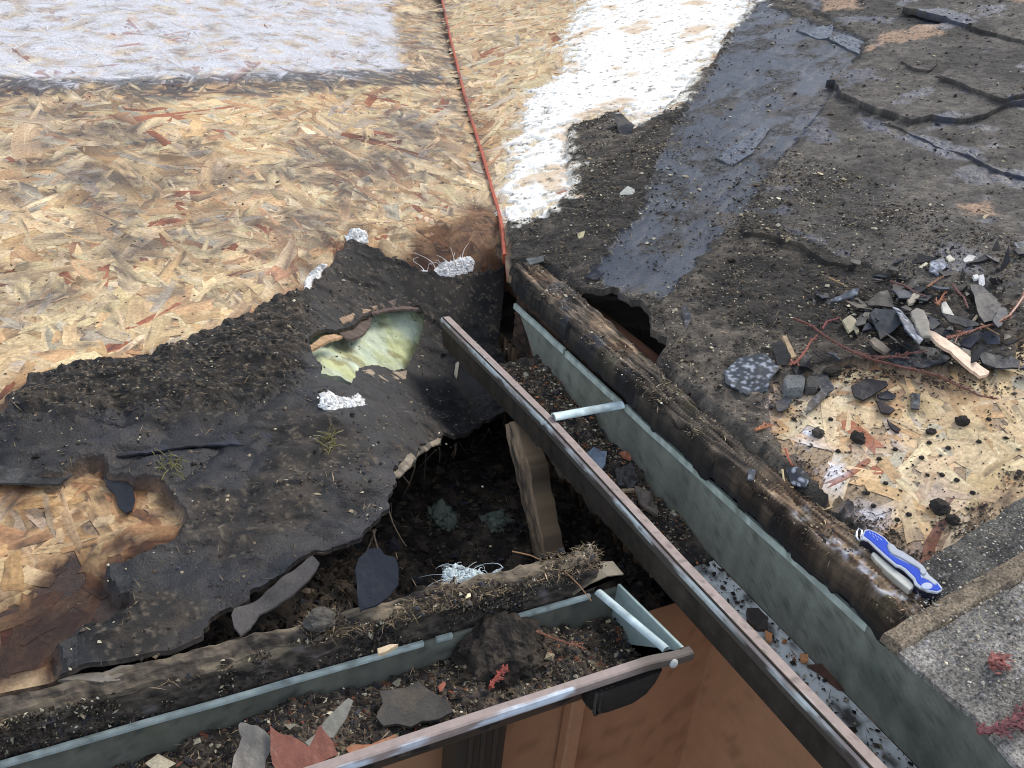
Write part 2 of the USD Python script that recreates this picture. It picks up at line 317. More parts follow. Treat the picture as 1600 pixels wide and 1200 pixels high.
def stainL(x, y, c):
    """Dirt, damp and old paint on the strands: each keeps its own outline."""
    n1, n2, n3 = fb(x, y, 7, 4, 31), fb(x, y, 30, 4, 32), fb(x, y, 120, 3, 33)
    c = c * (.80 + .34 * fb(x, y, 18, 4, 34))[..., None]; g = smooth((n1 - .385) * 6) * (.30 + .70 * smooth((n2 - .38) * 4.5)) * (.35 + .65 * smooth((n3 - .30) * 3.2)); k2 = smooth((fb(x, y, 45, 4, 38) - .54) * 9) * smooth((n1 - .3) * 4); c = lerp(c, c * np.array([.42, .36, .34]), (k2 * .8)[..., None])
    far = smooth((y - .2) / .3)
    c = lerp(c, c * np.array([.36, .36, .39]) + .030, (g * lerp(.70, .92, far))[..., None])
    ms = 0
    for sx_, sy_, rx_, ry_ in STAINS: ms = np.maximum(ms, smooth(1.25 - np.sqrt(((x - sx_) / rx_) ** 2 + ((y - sy_) / ry_) ** 2) + (n2 - .5) * 2.2 + (n1 - .5) * 1.5) * (.55 + .45 * smooth((n3 - .35) * 4)))
    c = lerp(c, c * np.array([.34, .33, .36]) + .035, (ms * .85)[..., None])
    sp = smooth((fb(x, y, 160, 3, 37) - .66) * 16); c = lerp(c, np.array([.05, .04, .04]), (sp * .75)[..., None])
    rm = rotmask(x, y); near = smooth((rm + .055 + .05 * (n1 - .5)) / .05) * smooth((n2 - .2) * 2)
    c = lerp(c, c * np.array([.42, .25, .17]), (near * .75)[..., None])
    w = smooth(sdf(x, y, WET) / .05 + .45 + (n2 - .5) * 2.2 + (n1 - .5) * 2); c = lerp(c, c * np.array([.22, .13, .10]), (w * .95)[..., None]); w = smooth(sdf(x, y, WET) / .03 - .3 + (n2 - .5) * 5); c = lerp(c, np.array([.03, .022, .02]), (w * .7)[..., None])
    w = smooth(sdf(x, y, WET2) / .035 + .5 + (n2 - .5) * 2.2); c = lerp(c, c * np.array([.22, .13, .10]), (w * .92)[..., None])
    c = lerp(c, np.array([.018, .018, .022]), smooth(sdf(x, y, BLACKP) / .02 + .4 + (n2 - .5))[..., None])
    w = smooth(sdf(x, y, BROWN) / .04 + .4 + (n2 - .5) * 1.5); c = lerp(c, c * np.array([.84, .75, .66]), (w * .9)[..., None])
    s = smooth(sdf(x, y, STRIPE) / .035 + .75 + (n2 - .5) * 2.2 + (n1 - .5))
    red = smooth((c[..., 0] / np.maximum(c[..., 2], .01) - 3.2) * 1.2); cov = s * (1 - .6 * red) * lerp(.30, .97, smooth((fb(x, y, 26, 4, 35) - .30) * 4.0)) * (1 - .5 * smooth((n3 - .64) * 8))
    c = lerp(c, np.array([.49, .50, .535]) * (1 + .3 * (n2[..., None] - .5)), (cov * .92)[..., None])
    jd = sdf(x, y, JOINT); c = lerp(c, c * .25, smooth(jd / .002 + .7)[..., None])
    b = smooth(sdf(x, y, BAND) / .022 + .55 + (n2 - .5) * 2.2) * smooth((n3 - .2) * 3); c = lerp(c, np.array([.055, .052, .056]), (b * .9)[..., None])
    return c

# ------------------------------------------------------------------ strands of the boards
def strands(n, area, zf, palette, weights, look, rr, skip=None, spread=.7, mean=0.0, lift=.0007, size=(.05, .016), layer0=0.0, inside=None, gain=lambda x, y: 1 + 0 * x, long=1.0):
    """Flat wood strands pressed into a board; returns arrays (n, nv, ...)."""
    x0, x1, y0, y1 = area; cx, cy = rr.uniform(x0, x1, n), rr.uniform(y0, y1, n)
    C = np.stack([cx, cy], 1); ok = keep_view(C, zf, 330)
    if skip is not None: ok &= ~skip(cx, cy)
    C = C[ok]; n = len(C)
    ang = np.where(rr.random(n) < .35, rr.normal(mean, spread, n), rr.uniform(0, np.pi, n))
    Ln = size[0] * rr.lognormal(0, .42, n); W = size[1] * rr.lognormal(0, .45, n); W = np.minimum(W, Ln * .5); k_ = gain(cx[ok], cy[ok]); Ln, W = Ln * k_, W * k_
    u = np.array([-1, -.9, -.3, .3, .9, 1.0]); v = np.array([-1, .1, 1.0]); nu, nv = len(u), len(v)
    U = np.broadcast_to(u[None, :, None], (n, nu, nv)).copy(); V = np.broadcast_to(v[None, None, :], (n, nu, nv)).copy()
    e0 = rr.uniform(-.22, .22, (n, nv)); e1 = rr.uniform(-.22, .22, (n, nv)); U[:, 0] += e0; U[:, 1] += e0 * .7; U[:, -1] += e1; U[:, -2] += e1 * .7
    sh = rr.uniform(.62, 1.08, (n, 2)); wid = 1 + rr.uniform(-.16, .16, (n, nu)); wid[:, 0] *= sh[:, 0]; wid[:, -1] *= sh[:, 1]; wid[:, 1] *= (1 + sh[:, 0]) / 2; wid[:, -2] *= (1 + sh[:, 1]) / 2
    bend = rr.normal(0, .10, n)[:, None, None] * U ** 2 * Ln[:, None, None] * .5
    lu = U * Ln[:, None, None]; lv = V * W[:, None, None] * wid[:, :, None] + bend
    ca, sa = np.cos(ang)[:, None, None], np.sin(ang)[:, None, None]
    X = C[:, 0, None, None] + lu * ca - lv * sa; Y = C[:, 1, None, None] + (lu * sa + lv * ca) * long
    if inside is not None:
        ok = shapely.contains_xy(inside, X.ravel(), Y.ravel()).reshape(n, -1).all(1); C, ang, Ln, W, X, Y, lu, lv = (a[ok] for a in (C, ang, Ln, W, X, Y, lu, lv)); n = len(C)
    order = rr.permutation(n) / n * lift
    tilt = rr.normal(0, .010, n)[:, None, None] * lv + rr.normal(0, .0012, n)[:, None, None] * lu
    Z = zf(X, Y) + layer0 + order[:, None, None] + tilt + .0003
    pal = np.array(palette); pick = rr.choice(len(pal), n, p=np.array(weights) / np.sum(weights)); c = pal[pick] * rr.lognormal(0, .11, (n, 1)) * (1 + rr.normal(0, .02, (n, 3)))
    c = c[:, None, None, :] * (1 + .22 * (rr.random((n, 1, nv, 1)) - .5)) * np.ones((n, nu, nv, 1))
    c = look(X, Y, c)
    G = np.stack([lu * 14 + rr.uniform(0, 90, n)[:, None, None], lv * 260 + rr.uniform(0, 90, n)[:, None, None], np.zeros_like(lu)], -1)
    i, j = np.meshgrid(np.arange(nu - 1), np.arange(nv - 1), indexing='ij'); i = i.ravel(); j = j.ravel()
    q = np.stack([i * nv + j, (i + 1) * nv + j, (i + 1) * nv + j + 1, i * nv + j + 1], 1)
    q = np.vstack([q[:, [0, 1, 2]], q[:, [0, 2, 3]]])
    return np.stack([X, Y, Z], -1).reshape(n, -1, 3), c.reshape(n, -1, 3), G.reshape(n, -1, 3), q, Ln * W
def add_strands(parent, out, singles):
    P, c, G, q, ar = out; n, k = P.shape[:2]
    top = np.argsort(-ar)[:singles]; rest = np.setdiff1d(np.arange(n), top)
    for i in top:
        obj('strand', (P[i], q), M_flake, parent, c[i], None, G[i])
    F = (q[None] + (np.arange(len(rest)) * k)[:, None, None]).reshape(-1, 3)
    obj('small_strands', (P[rest].reshape(-1, 3), F), M_flake, parent, c[rest].reshape(-1, 3), None, G[rest].reshape(-1, 3), kind='stuff')
PAL = [(.53, .405, .24), (.50, .36, .20), (.46, .30, .155), (.40, .335, .245), (.28, .11, .06), (.57, .45, .285), (.38, .225, .125)]
PW = [.28, .27, .17, .09, .022, .12, .048]

# ---- left roof deck
deckL = thing('roof_deck', 'tan strand-board roof deck with black rotted lower edge and pale painted band', 'roof deck')
vl = R(*VALLEY)
outL = np.vstack([EDGE_A[:, :2], [[-.10, -.62], [-.004, -.60], [-.004, .045]], vl[::-1, :2][1:] + [.004, 0], [[1.05, 3.1], [-2.2, 3.1], [-2.2, -.55]]])
gp = grid(-2.2, 1.1, -.75, 3.1, .0029, zL)
cache = {}
def topL(x, y):
    c, g, h = leftlook(x, y); cache['L'] = (c, g); return zL(x, y) + h
V, F, n = sheet(outL, .0035, topL, .006, (HOLE1, HOLE3), closed=False, pts=gp)
c, g = cache['L']; rim = c * .8 + np.array([.03, .022, .014])
obj('board', (V, F), M_deck, deckL, np.vstack([stainL(V[:n, 0], V[:n, 1], c) if False else c, rim]), np.concatenate([g, g]), smooth_=False)
r1 = np.random.default_rng(5)
add_strands(deckL, strands(24000, (-1.35, .95, -.62, 2.7), zL, PAL, PW, stainL, r1,
            lambda x, y: (rotmask(x, y) > -.004) | (x > np.interp(y, vl[::-1, 1], vl[::-1, 0]) - .012) | (sdf(x, y, HOLE3) > -.02) | (x > -.57) & (y < -.45), size=(.029, .0095), inside=Polygon(outL).buffer(.003), gain=lambda x, y: lerp(.68, 1.12, smooth((y + .55) / 1.3)), long=1.45), 140)

# torn layers lying on the rot
LAY = [([(268, 908), (300, 908), (335, 890), (367, 868), (369, 858), (340, 862), (292, 884), (270, 898)], (.040, .036, .033), .008), ([(466, 904), (500, 880), (545, 852), (600, 828), (655, 798), (668, 806), (640, 826), (600, 852), (545, 884), (500, 914), (474, 922)], (.024, .022, .021), .002),
       ([(600, 747), (622, 745), (642, 727), (656, 708), (688, 690), (690, 682), (650, 700), (636, 714), (618, 734), (600, 738)], (.17, .14, .10), .010), ([(-40, 752), (40, 756), (94, 757), (110, 742), (96, 734), (30, 732), (-40, 728)], (.045, .043, .042), .010),
       ([(250, 606), (300, 598), (342, 600), (348, 612), (300, 622), (262, 618)], (.095, .078, .060), .018), ([(330, 640), (380, 622), (430, 618), (440, 632), (390, 644), (335, 652)], (.060, .052, .044), .016),
       ([(606, 404), (632, 412), (664, 428), (710, 434), (745, 432), (740, 446), (690, 452), (640, 446), (606, 432)], (.075, .062, .048), .012), ([(520, 430), (536, 400), (552, 386), (598, 392), (606, 420), (596, 446), (560, 452), (528, 456)], (.085, .072, .045), .012),
       ([(180, 700), (300, 682), (420, 676), (425, 690), (300, 700), (185, 716)], (.016, .017, .024), .011), ([(350, 760), (450, 735), (560, 742), (565, 756), (450, 752), (355, 778)], (.030, .027, .027), .011)]
for k, (pp, cl_, lift) in enumerate([LAY[i] for i in (2, 3, 8)]):
    o = rough(hit(np.array(pp, float), lambda x, y: zL(x, y) + lift)[:, :2], .0035, 50, 800 + k, .004)
    V, F, n = sheet(o, .004, lambda x, y: zL(x, y) + lift + .010 * (fb(x, y, 18, 3, 810 + k) - .45) + .004 * (fb(x, y, 70, 3, 811) - .4), .0025, closed=False); nn = fb(V[:, 0], V[:, 1], 60, 4, 812)
    c = np.array(cl_) * lerp(.35, 1.35, smooth((nn - .3) * 2.6))[:, None]; obj('felt_layer', (V, F), M_deck, deckL, c, .8)

# ---- right roof deck
HOLE2 = rough(R((896, 452), (915, 458), (940, 462), (958, 458), (975, 468), (985, 478), (1000, 480), (1012, 492), (1018, 510), (1016, 525), (1028, 535), (1040, 540), (1036, 556), (1022, 572), (1005, 560), (960, 520), (915, 478)), .003, 60, 8)
WHITE = R((782, 350), (785, 290), (800, 240), (815, 210), (835, 140), (868, 128), (885, 100), (878, 60), (905, 20), (925, -20), (1200, -20), (1160, 40), (1110, 105), (1075, 150), (1030, 182), (985, 205), (960, 178), (890, 205), (885, 270), (895, 315), (850, 345), (800, 365))
FELT = R((1185, 8), (1350, 70), (1340, 95), (1270, 200), (1200, 290), (1165, 340), (1130, 370), (1075, 440), (1030, 478), (985, 470), (940, 455), (925, 430), (960, 380), (1000, 340), (1020, 260), (1060, 190), (1110, 120), (1150, 50))
OSBR = R((1195, 640), (1215, 600), (1290, 588), (1330, 570), (1450, 588), (1545, 590), (1590, 540), (1680, 480), (1700, 740), (1600, 778), (1440, 880), (1400, 868), (1345, 832), (1300, 790), (1240, 735), (1195, 690))
DIRT = R((793, 355), (850, 345), (895, 300), (885, 205), (960, 180), (985, 205), (1030, 182), (1110, 105), (1195, -30), (1800, -30), (1700, 470), (1590, 540), (1545, 590), (1450, 588), (1330, 570), (1290, 588), (1215, 600), (1195, 640), (1195, 690), (1240, 735), (1300, 790), (1345, 832), (1320, 850), (1180, 745), (1060, 620), (900, 455), (800, 425))
POWDER = [R((1235, 690), (1250, 668), (1280, 665), (1285, 700), (1262, 712)), R((1280, 728), (1310, 725), (1318, 750), (1295, 755)), R((1330, 790), (1365, 785), (1400, 815), (1375, 825))]
SHA = [(1190, -20), (1700, -20), (1700, 490), (1480, 470), (1300, 412), (1170, 352), (1190, 290), (1268, 200), (1342, 95), (1352, 72)]
STEPS = [([(1160, 365), (1200, 375), (1260, 400), (1300, 415)], .006)]
BARE = [R((1430, 40), (1470, 36), (1520, 58), (1500, 66), (1450, 52)), R((1395, 228), (1420, 222), (1530, 252), (1520, 268), (1470, 262)), R((1340, 195), (1370, 200), (1390, 222), (1350, 218)), R((1550, 280), (1600, 285), (1620, 312), (1560, 300)),
        R((1225, 42), (1290, 48), (1310, 75), (1270, 72))]
TANR = [R((1275, -10), (1340, -10), (1340, 22), (1285, 30)), R((1380, 60), (1460, 55), (1470, 75), (1400, 88), (1350, 90)), R((1500, 330), (1545, 332), (1548, 348), (1505, 346)), R((1545, -10), (1640, -10), (1640, 30), (1580, 28))]
def Rl_(lift, pp): return hit(pp, lambda x, y: zR(x, y) + lift)
BB = R((797, 425), (812, 418), (840, 420), (870, 440), (900, 462), (940, 498), (1000, 555), (1030, 585), (1090, 645), (1150, 692), (1200, 735), (1290, 808), (1345, 850), (1455, 948), (1428, 1000), (1402, 988), (1335, 925), (1250, 852), (1200, 808), (1150, 758), (1087, 708), (1022, 648), (968, 596), (912, 545), (875, 508), (840, 472), (806, 444))
BB = rough(BB, .004, 45, 12, .004)
STEPXY = [(R(*l), d) for l, d in STEPS]; SHAXY = R(*SHA)
def polyd(x, y, line):
    """Distance to a polyline and which side (positive up the roof, away from the eye)."""
    out = np.full(np.shape(x), 1e9); side = np.zeros(np.shape(x)); tt = np.zeros(np.shape(x)); n = len(line) - 1
    for k in range(n):
        a, b = line[k, :2], line[k + 1, :2]; e = b - a
        t0 = ((x - a[0]) * e[0] + (y - a[1]) * e[1]) / (e @ e); t = np.clip(t0, 0, 1)
        d = np.hypot(x - a[0] - t * e[0], y - a[1] - t * e[1]); m = d < out
        out = np.where(m, d, out); side = np.where(m, np.sign(e[0] * (y - a[1]) - e[1] * (x - a[0])), side); tt = np.where(m, (k + t) / n, tt)
    return out, side, tt
def whitemask(x, y):
    d = sdf(x, y, WHITE); n1, n2, n3 = fb(x, y, 9, 4, 60), fb(x, y, 34, 4, 52), fb(x, y, 110, 3, 53)
    w = smooth(d / .035 + .62 + (n1 - .5) * 2.4 + (n2 - .5) * 2.6 + (n3 - .5) * 1.2)
    return w * (1 - .9 * smooth((fb(x, y, 46, 4, 58) - .57) * 12) * smooth((.085 - d) / .06)) * (1 - .25 * smooth((fb(x, y, 70, 3, 63) - .66) * 14))
def rightlook(x, y):
    n1, n2, n3 = fb(x, y, 12, 4, 41), fb(x, y, 60, 4, 43), fb(x, y, 210, 3, 44)
    dirt = smooth((sdf(x, y, DIRT) + .018 * (n2 - .5) * 2) / .006 + .5)
    felt = smooth((sdf(x, y, FELT) + .022 * (n2 - .5) * 2) / .006 + .5)
    sh = smooth((sdf(x, y, SHAXY) + .01 * (n2 - .5) * 2) / .010 + .5)
    h = dirt * (.003 + .010 * n1 + .006 * n2 + .0025 * n3)
    h = lerp(h, .005 + .0035 * fb(x, y * .4 + x * .3, 22, 3, 46) + .007 * np.abs(fb(x * .5 + y * .7, y * 1.8 - x * .9, 13, 3, 45) - .5), felt)
    h = lerp(h, .010 + .012 * (n1 - .2) + .004 * n2 + .0018 * n3, sh)
    for line, dp in STEPXY:
        d, s, t = polyd(x, y, line + np.r_[0, 0, 0]); env = smooth(t * 6) * smooth((1 - t) * 6); w = d * s + .012 * (n2 - .5)
        h = h + sh * env * np.where(w > 0, dp * np.exp(-np.maximum(w, 0) / .10), -dp * .55 * np.exp(-np.maximum(-w, 0) / .016)) * smooth(np.abs(w) / .003)
    gb = smooth((-sdf(x, y, BB) - .001) / .016); h = h * gb - .004 * (1 - gb)
    earth = lerp(np.array([.030, .025, .020]), np.array([.105, .085, .064]), smooth((n2 - .28) * 2.2)[..., None]) * (1 + .9 * (n3[..., None] - .5))
    fl = lerp(np.array([.014, .019, .030]), np.array([.040, .046, .058]), smooth((n1 - .35) * 3)[..., None])
    earth = earth * lerp(.28, 1.12, smooth((fb(x, y, 7, 4, 47) - .34) * 3.2))[..., None]
    bare = smooth((fb(x, y, 16, 4, 48) - .60) * 14) * .8
    for b in BARE: bare = np.maximum(bare, smooth(sdf(x, y, b) / .012 + .5 + (n2 - .5) * 1.5))
    tan = 0
    for b in TANR: tan = np.maximum(tan, smooth(sdf(x, y, b) / .02 + .5 + (n2 - .5) * 2.4))
    grit = smooth((fb(x, y, 16, 4, 49) - .475) * 7) * smooth((n3 - .25) * 3)
    base = stainR(x, y, np.array([.33, .235, .145]) * (1 + .6 * (n2[..., None] - .5))); col = lerp(base, earth, dirt[..., None])
    w = whitemask(x, y); col = lerp(col, lerp(np.array([.72, .68, .59]), np.array([.55, .38, .22]), (smooth((fb(x, y, 30, 4, 64) - .60) * 9) * .8)[..., None]), w[..., None])
    earth = earth * lerp(.35, 1, gb)[..., None]
    shc = lerp(np.array([.060, .052, .044]), np.array([.115, .100, .082]), smooth((n2 - .3) * 2)[..., None]) * (1 + .8 * (n3[..., None] - .5))
    shc = shc * lerp(.5, 1.1, smooth((fb(x, y, 8, 4, 39) - .30) * 2.6))[..., None]; shc = lerp(shc, np.array([.026, .032, .056]), (bare * (1 - .5 * smooth((n3 - .45) * 5)))[..., None]); shc = lerp(shc, np.array([.34, .22, .14]), (tan * smooth((n3 - .2) * 3))[..., None])
    flc = lerp(fl, earth * .9, (grit * .85)[..., None])
    col = lerp(col, flc, felt[..., None]); col = lerp(col, shc, sh[..., None])
    gls = lerp(.8, .92, dirt); gls = lerp(gls, lerp(.36, .85, grit), felt); gls = lerp(gls, lerp(.9, .38, bare), sh)
    return col, gls, h
def stainR(x, y, c):
    n1, n2, n3 = fb(x, y, 8, 4, 51), fb(x, y, 34, 4, 52), fb(x, y, 130, 3, 53)
    g = smooth((n1 - .55) * 5) * smooth((n2 - .42) * 4); c = lerp(c, c * .45 + .02, (g * .7)[..., None])
    sp = smooth((fb(x, y, 170, 3, 57) - .67) * 16); c = lerp(c, np.array([.05, .04, .04]), (sp * .7)[..., None])
    w = whitemask(x, y)
    c = lerp(c, np.array([.74, .70, .61]), (w * .92)[..., None])
    for p in POWDER:
        w = smooth(sdf(x, y, p) / .012 + .3 + (n2 - .5) * 3) * smooth((n3 - .3) * 5); c = lerp(c, np.array([.72, .73, .78]), (w * .9)[..., None])
    d = sdf(x, y, OSBR); e = smooth((.05 - d) / .05) * smooth((n2 - .3) * 3) * (sdf(x, y, WHITE) < -.05); low = x < .32
    c = lerp(c, c * np.array([.45, .33, .27]), (e * .75 * low)[..., None])
    gr = smooth((fb(x, y, 26, 3, 59) - .5) * 6) * smooth((.20 - x) / .12) * (y < -.2); c = lerp(c, np.array([.40, .38, .40]), (gr * .5)[..., None])
    return c
deckR = thing('roof_deck', 'dirt-covered roof deck with white patch, torn felt, old shingles and ragged black hole', 'roof deck')
vlr = vl.copy()
outR = np.vstack([vl[::-1, :2], [[1.05, 3.2], [3.0, 3.2], [3.0, -1.9], [.052, -1.9], [.045, -.85], [.030, -.64], [-.002, -.42], [.04, -.2], [.05, -.06], [.02, .03]]])
gr_ = grid(-.05, 2.4, -1.4, 2.9, .0028, zR)
def topR(x, y):
    c, g, h = rightlook(x, y); cache['R'] = (c, g); return zR(x, y) + h
V, F, n = sheet(outR, .0035, topR, .012, (HOLE2,), closed=False, pts=gr_)
c, g = cache['R']; rim = np.where((V[n:, 1] > .06)[:, None], [.30, .055, .03], c * .5 + [.02, .015, .01])
obj('board', (V, F), M_deck, deckR, np.vstack([c, rim]), np.concatenate([g, g]), smooth_=False)
def c3(*p): return np.array(p, float) / 2.963 + [1060, 0]
SLABS = []
for k, (pp, lift, th) in enumerate([(a_, b_ + (.005 if b_ > .0115 else 0), c_ * 1.7) for a_, b_, c_ in [(c3((930, 575), (1010, 590), (1110, 640), (1250, 700), (1330, 725), (1450, 785), (1680, 850), (1680, 500), (1500, 490), (1300, 550), (1080, 540)), .012, .006), (c3((685, 372), (720, 372), (760, 430), (860, 480), (960, 515), (1080, 558), (1170, 532), (1300, 552), (1430, 530), (1520, 480), (1680, 455), (1680, 130), (1400, 90), (1100, 120), (950, 200), (850, 270), (760, 330)), .022, .010),
        (c3((1215, 355), (1330, 400), (1430, 440), (1510, 462), (1600, 436), (1680, 430), (1680, 230), (1300, 250)), .030, .007), (c3((1040, 40), (1200, 70), (1330, 115), (1450, 150), (1560, 182), (1680, 205), (1680, -40), (1300, -40), (1100, -30)), .030, .009),
        (c3((1030, 285), (1090, 315), (1160, 325), (1200, 300), (1150, 250), (1080, 250)), .028, .005), (c3((300, 1075), (420, 1090), (560, 1130), (700, 1215), (820, 1230), (900, 1150), (760, 1020), (600, 960), (400, 920), (330, 980)), .014, .008),
        (c3((180, 735), (250, 768), (340, 712), (430, 590), (385, 578), (300, 645), (210, 700)), .010, .003), (c3((545, 140), (650, 182), (705, 178), (722, 100), (650, 128), (610, 150)), .010, .003), (c3((690, 178), (835, 250), (880, 215), (840, 185), (760, 160)), .011, .003)]]):
    o = rough(Rl_(lift, pp), .0045 if k < 6 else .002, 40, 700 + k, .004)
    zt = lambda x, y, l=lift, k=k: zR(x, y) + l + (.008 if k < 6 else .003) * (fb(x, y, 14, 3, 710 + k) - .4) + .004 * (fb(x, y, 60, 4, 711) - .4) + .0016 * fb(x, y, 200, 2, 712)
    SLABS.append((o, zt)); V, F, n = sheet(o, .0045, zt, th, closed=False); c, g, _ = rightlook(V[:n, 0], V[:n, 1])
    if k > 5: c, g = np.full((n, 3), 1.0) * [.060, .072, .095] * (.7 + .6 * fb(V[:n, 0], V[:n, 1], 50, 3, 9)[:, None]), np.full(n, .40)
    obj('shingle' if k < 6 else 'felt_layer', (V, F), M_deck, deckR, np.vstack([c, c * .25]), np.concatenate([g, g + .3]))
def topRx(x, y):
    h = rightlook(x, y)[2]
    for o, zt in SLABS: h = np.where(sdf(x, y, o) > 0, np.maximum(h, zt(x, y) - zR(x, y)), h)
    return h
def noR(x, y):
    d = sdf(x, y, DIRT) > -.004
    return d | (x < np.interp(y, vl[::-1, 1], vl[::-1, 0]) + .022) | (x < .10) & (y < .1) | (sdf(x, y, STARTER) > 0)
STARTER = R((1440, 880), (1600, 776), (2400, 300), (2700, 1300), (1700, 1300), (1420, 1020), (1390, 1000))
add_strands(deckR, strands(20000, (.05, 1.9, -1.2, 2.9), zR, PAL, PW, stainR, r1, noR, size=(.034, .0085), gain=lambda x, y: lerp(.85, 1.05, smooth((y + .6) / 1.2)), mean=1.2, spread=.5), 110)
wx0, wy0 = WHITE[:, :2].min(0) - .03; wx1, wy1 = WHITE[:, :2].max(0) + .03
wpg = Polygon(WHITE[:, :2]).buffer(.03).intersection(Polygon(outR[:, :2]).buffer(-.012)); wpg = max(getattr(wpg, 'geoms', [wpg]), key=lambda g: g.area)
def zwc(x, y): w = whitemask(x, y) * (sdf(x, y, DIRT) < .01); return zR(x, y) - .004 + .0085 * smooth((w - .45) / .4) * (.8 + .4 * fb(x, y, 50, 3, 65))
V, F, n = sheet(np.array(wpg.exterior.coords)[:-1], .0042, zwc, .004, closed=False); x, y = V[:, 0], V[:, 1]
c = lerp(np.array([.83, .80, .73]), np.array([.60, .43, .26]), (smooth((fb(x, y, 13, 5, 64) - .60) * 7) * .75)[:, None]); c = lerp(c, np.array([.12, .09, .07]), (smooth((fb(x, y, 90, 3, 67) - .70) * 14) * .8)[:, None])
obj('white_coating', (V, F), M_fung, deckR, c)
# the painted edge of the sheathing along the valley
e = vl[:-1]; e = densify(e, .012); e = e[np.argsort(e[:, 1])]
wob = (fb(e[:, 0], e[:, 1], 14, 2, 4) - .5) * .003
prof = np.array([[-.004, -.014], [.001, -.016], [.003, .001], [.000, .0040], [-.0045, .0036]])
V, F = sweep(prof * [1.0, 1.0], np.arange(len(e)), lambda p, s: np.column_stack([e[s, 0] + p[:, 0] + wob[s], np.full(len(p), e[s, 1]), e[s, 2] + p[:, 1]]))
cl = lerp(np.array([.36, .075, .035]), np.array([.15, .04, .025]), smooth((fb(V[:, 0], V[:, 1], 9, 3, 6) - .52) * 5)[:, None])
obj('painted_edge', (V, F), M_deck, deckR, cl, .7)

# ------------------------------------------------------------------ ground, walls, the space under the decks
gx, gy = np.meshgrid(np.linspace(-40, 40, 41), np.linspace(-40, 40, 41))
V = np.column_stack([gx.ravel(), gy.ravel(), -2.75 + .05 * fb(gx.ravel(), gy.ravel(), .5)])
k = (np.arange(40)[:, None] * 41 + np.arange(40)[None]).ravel()
obj('ground', (V, np.stack([k, k + 1, k + 42, k + 41], 1)), M_crumb, None, [.09, .085, .06], kind='structure')
ORANGE = np.array([.54, .285, .155])
def wallcol(V, s=0): return ORANGE * (1 + .16 * (fb3(V * [3, 3, .4], 9, 4, 61 + s)[:, None] - .5)) * (1 - .25 * smooth((fb3(V, 40, 3, 62) - .58) * 10)[:, None])
def panel_grid(p0, du, dv, nu, nv):
    p0, du, dv = np.array(p0, float), np.array(du, float), np.array(dv, float)
    a, b = np.meshgrid(np.linspace(0, 1, nu), np.linspace(0, 1, nv), indexing='ij'); V = p0 + a.reshape(-1, 1) * du + b.reshape(-1, 1) * dv
    i, j = np.meshgrid(np.arange(nu - 1), np.arange(nv - 1), indexing='ij'); k = (i * nv + j).ravel()
    return V, np.stack([k, k + nv, k + nv + 1, k + 1], 1)
wallL = thing('house_wall', 'orange brown painted siding wall with battens under the short gutter', 'wall', kind='thing')
V, F = panel_grid((-2.2, -.600, -2.75), (2.232, 0, 0), (0, 0, 2.60), 220, 160); obj('siding', (V, F), M_side, wallL, wallcol(V))
for bx in (-1.62, -1.20, -.78, -.188):
    w = .011 if bx == -.188 else .02
    v, f = box(bx - w, bx + w, -.622, -.602, -2.74, -.152, .003); obj('batten', (v, f), M_paint, wallL, ORANGE * 1.02)
wallR = thing('house_wall', 'orange brown wall with rotten splintered top, under the long gutter', 'wall', kind='thing')
V, F = panel_grid((.032, -.600, -2.75), (0, -1.6, 0), (0, 0, 2.64), 200, 190); obj('siding', (V, F), M_side, wallR, wallcol(V, 3))
def splinter(y, z):
    """Rotten sheathing showing below the long gutter: dark with tan torn edges."""
    q = project(np.column_stack([np.full(len(y), .03), y, z])); x, yy = q[:, 0], q[:, 1]
    return x, yy
gy_, gz_ = np.arange(-.60, .34, .004), np.arange(-.52, -.085, .004)
a, b = np.meshgrid(gy_, gz_, indexing='ij'); n0 = fb(a.ravel() * 3, b.ravel() * .5, 40, 4, 66); n1 = fb(a.ravel(), b.ravel(), 22, 4, 67)
V = np.column_stack([.024 - .02 * n0 + .015 * n1 - .01 * smooth((b.ravel() + .5) / .4), a.ravel(), b.ravel()])
i, j = np.meshgrid(np.arange(len(gy_) - 1), np.arange(len(gz_) - 1), indexing='ij'); k = (i * len(gz_) + j).ravel(); F = np.stack([k, k + len(gz_), k + len(gz_) + 1, k + 1], 1)
cut = -.30 + .08 * (n1 - .5) + .55 * smooth((-.38 - a.ravel()) / .2) * .3
keep = (V[:, 2] > cut)[F].all(1) | (a.ravel() > -.30)[F].all(1); F = F[keep]
c = lerp(np.array([.022, .017, .013]), np.array([.13, .085, .05]), smooth((n0 - .42) * 3.5)[:, None])
c = lerp(c, np.array([.40, .26, .14]), (smooth((a.ravel() + .42) / -.06) * smooth((n0 - .35) * 3))[:, None])
G = np.column_stack([b.ravel() * 16, a.ravel() * 240, 0 * n0]); obj('rotten_sheathing', (V, F), M_wood, wallR, c, None, G)
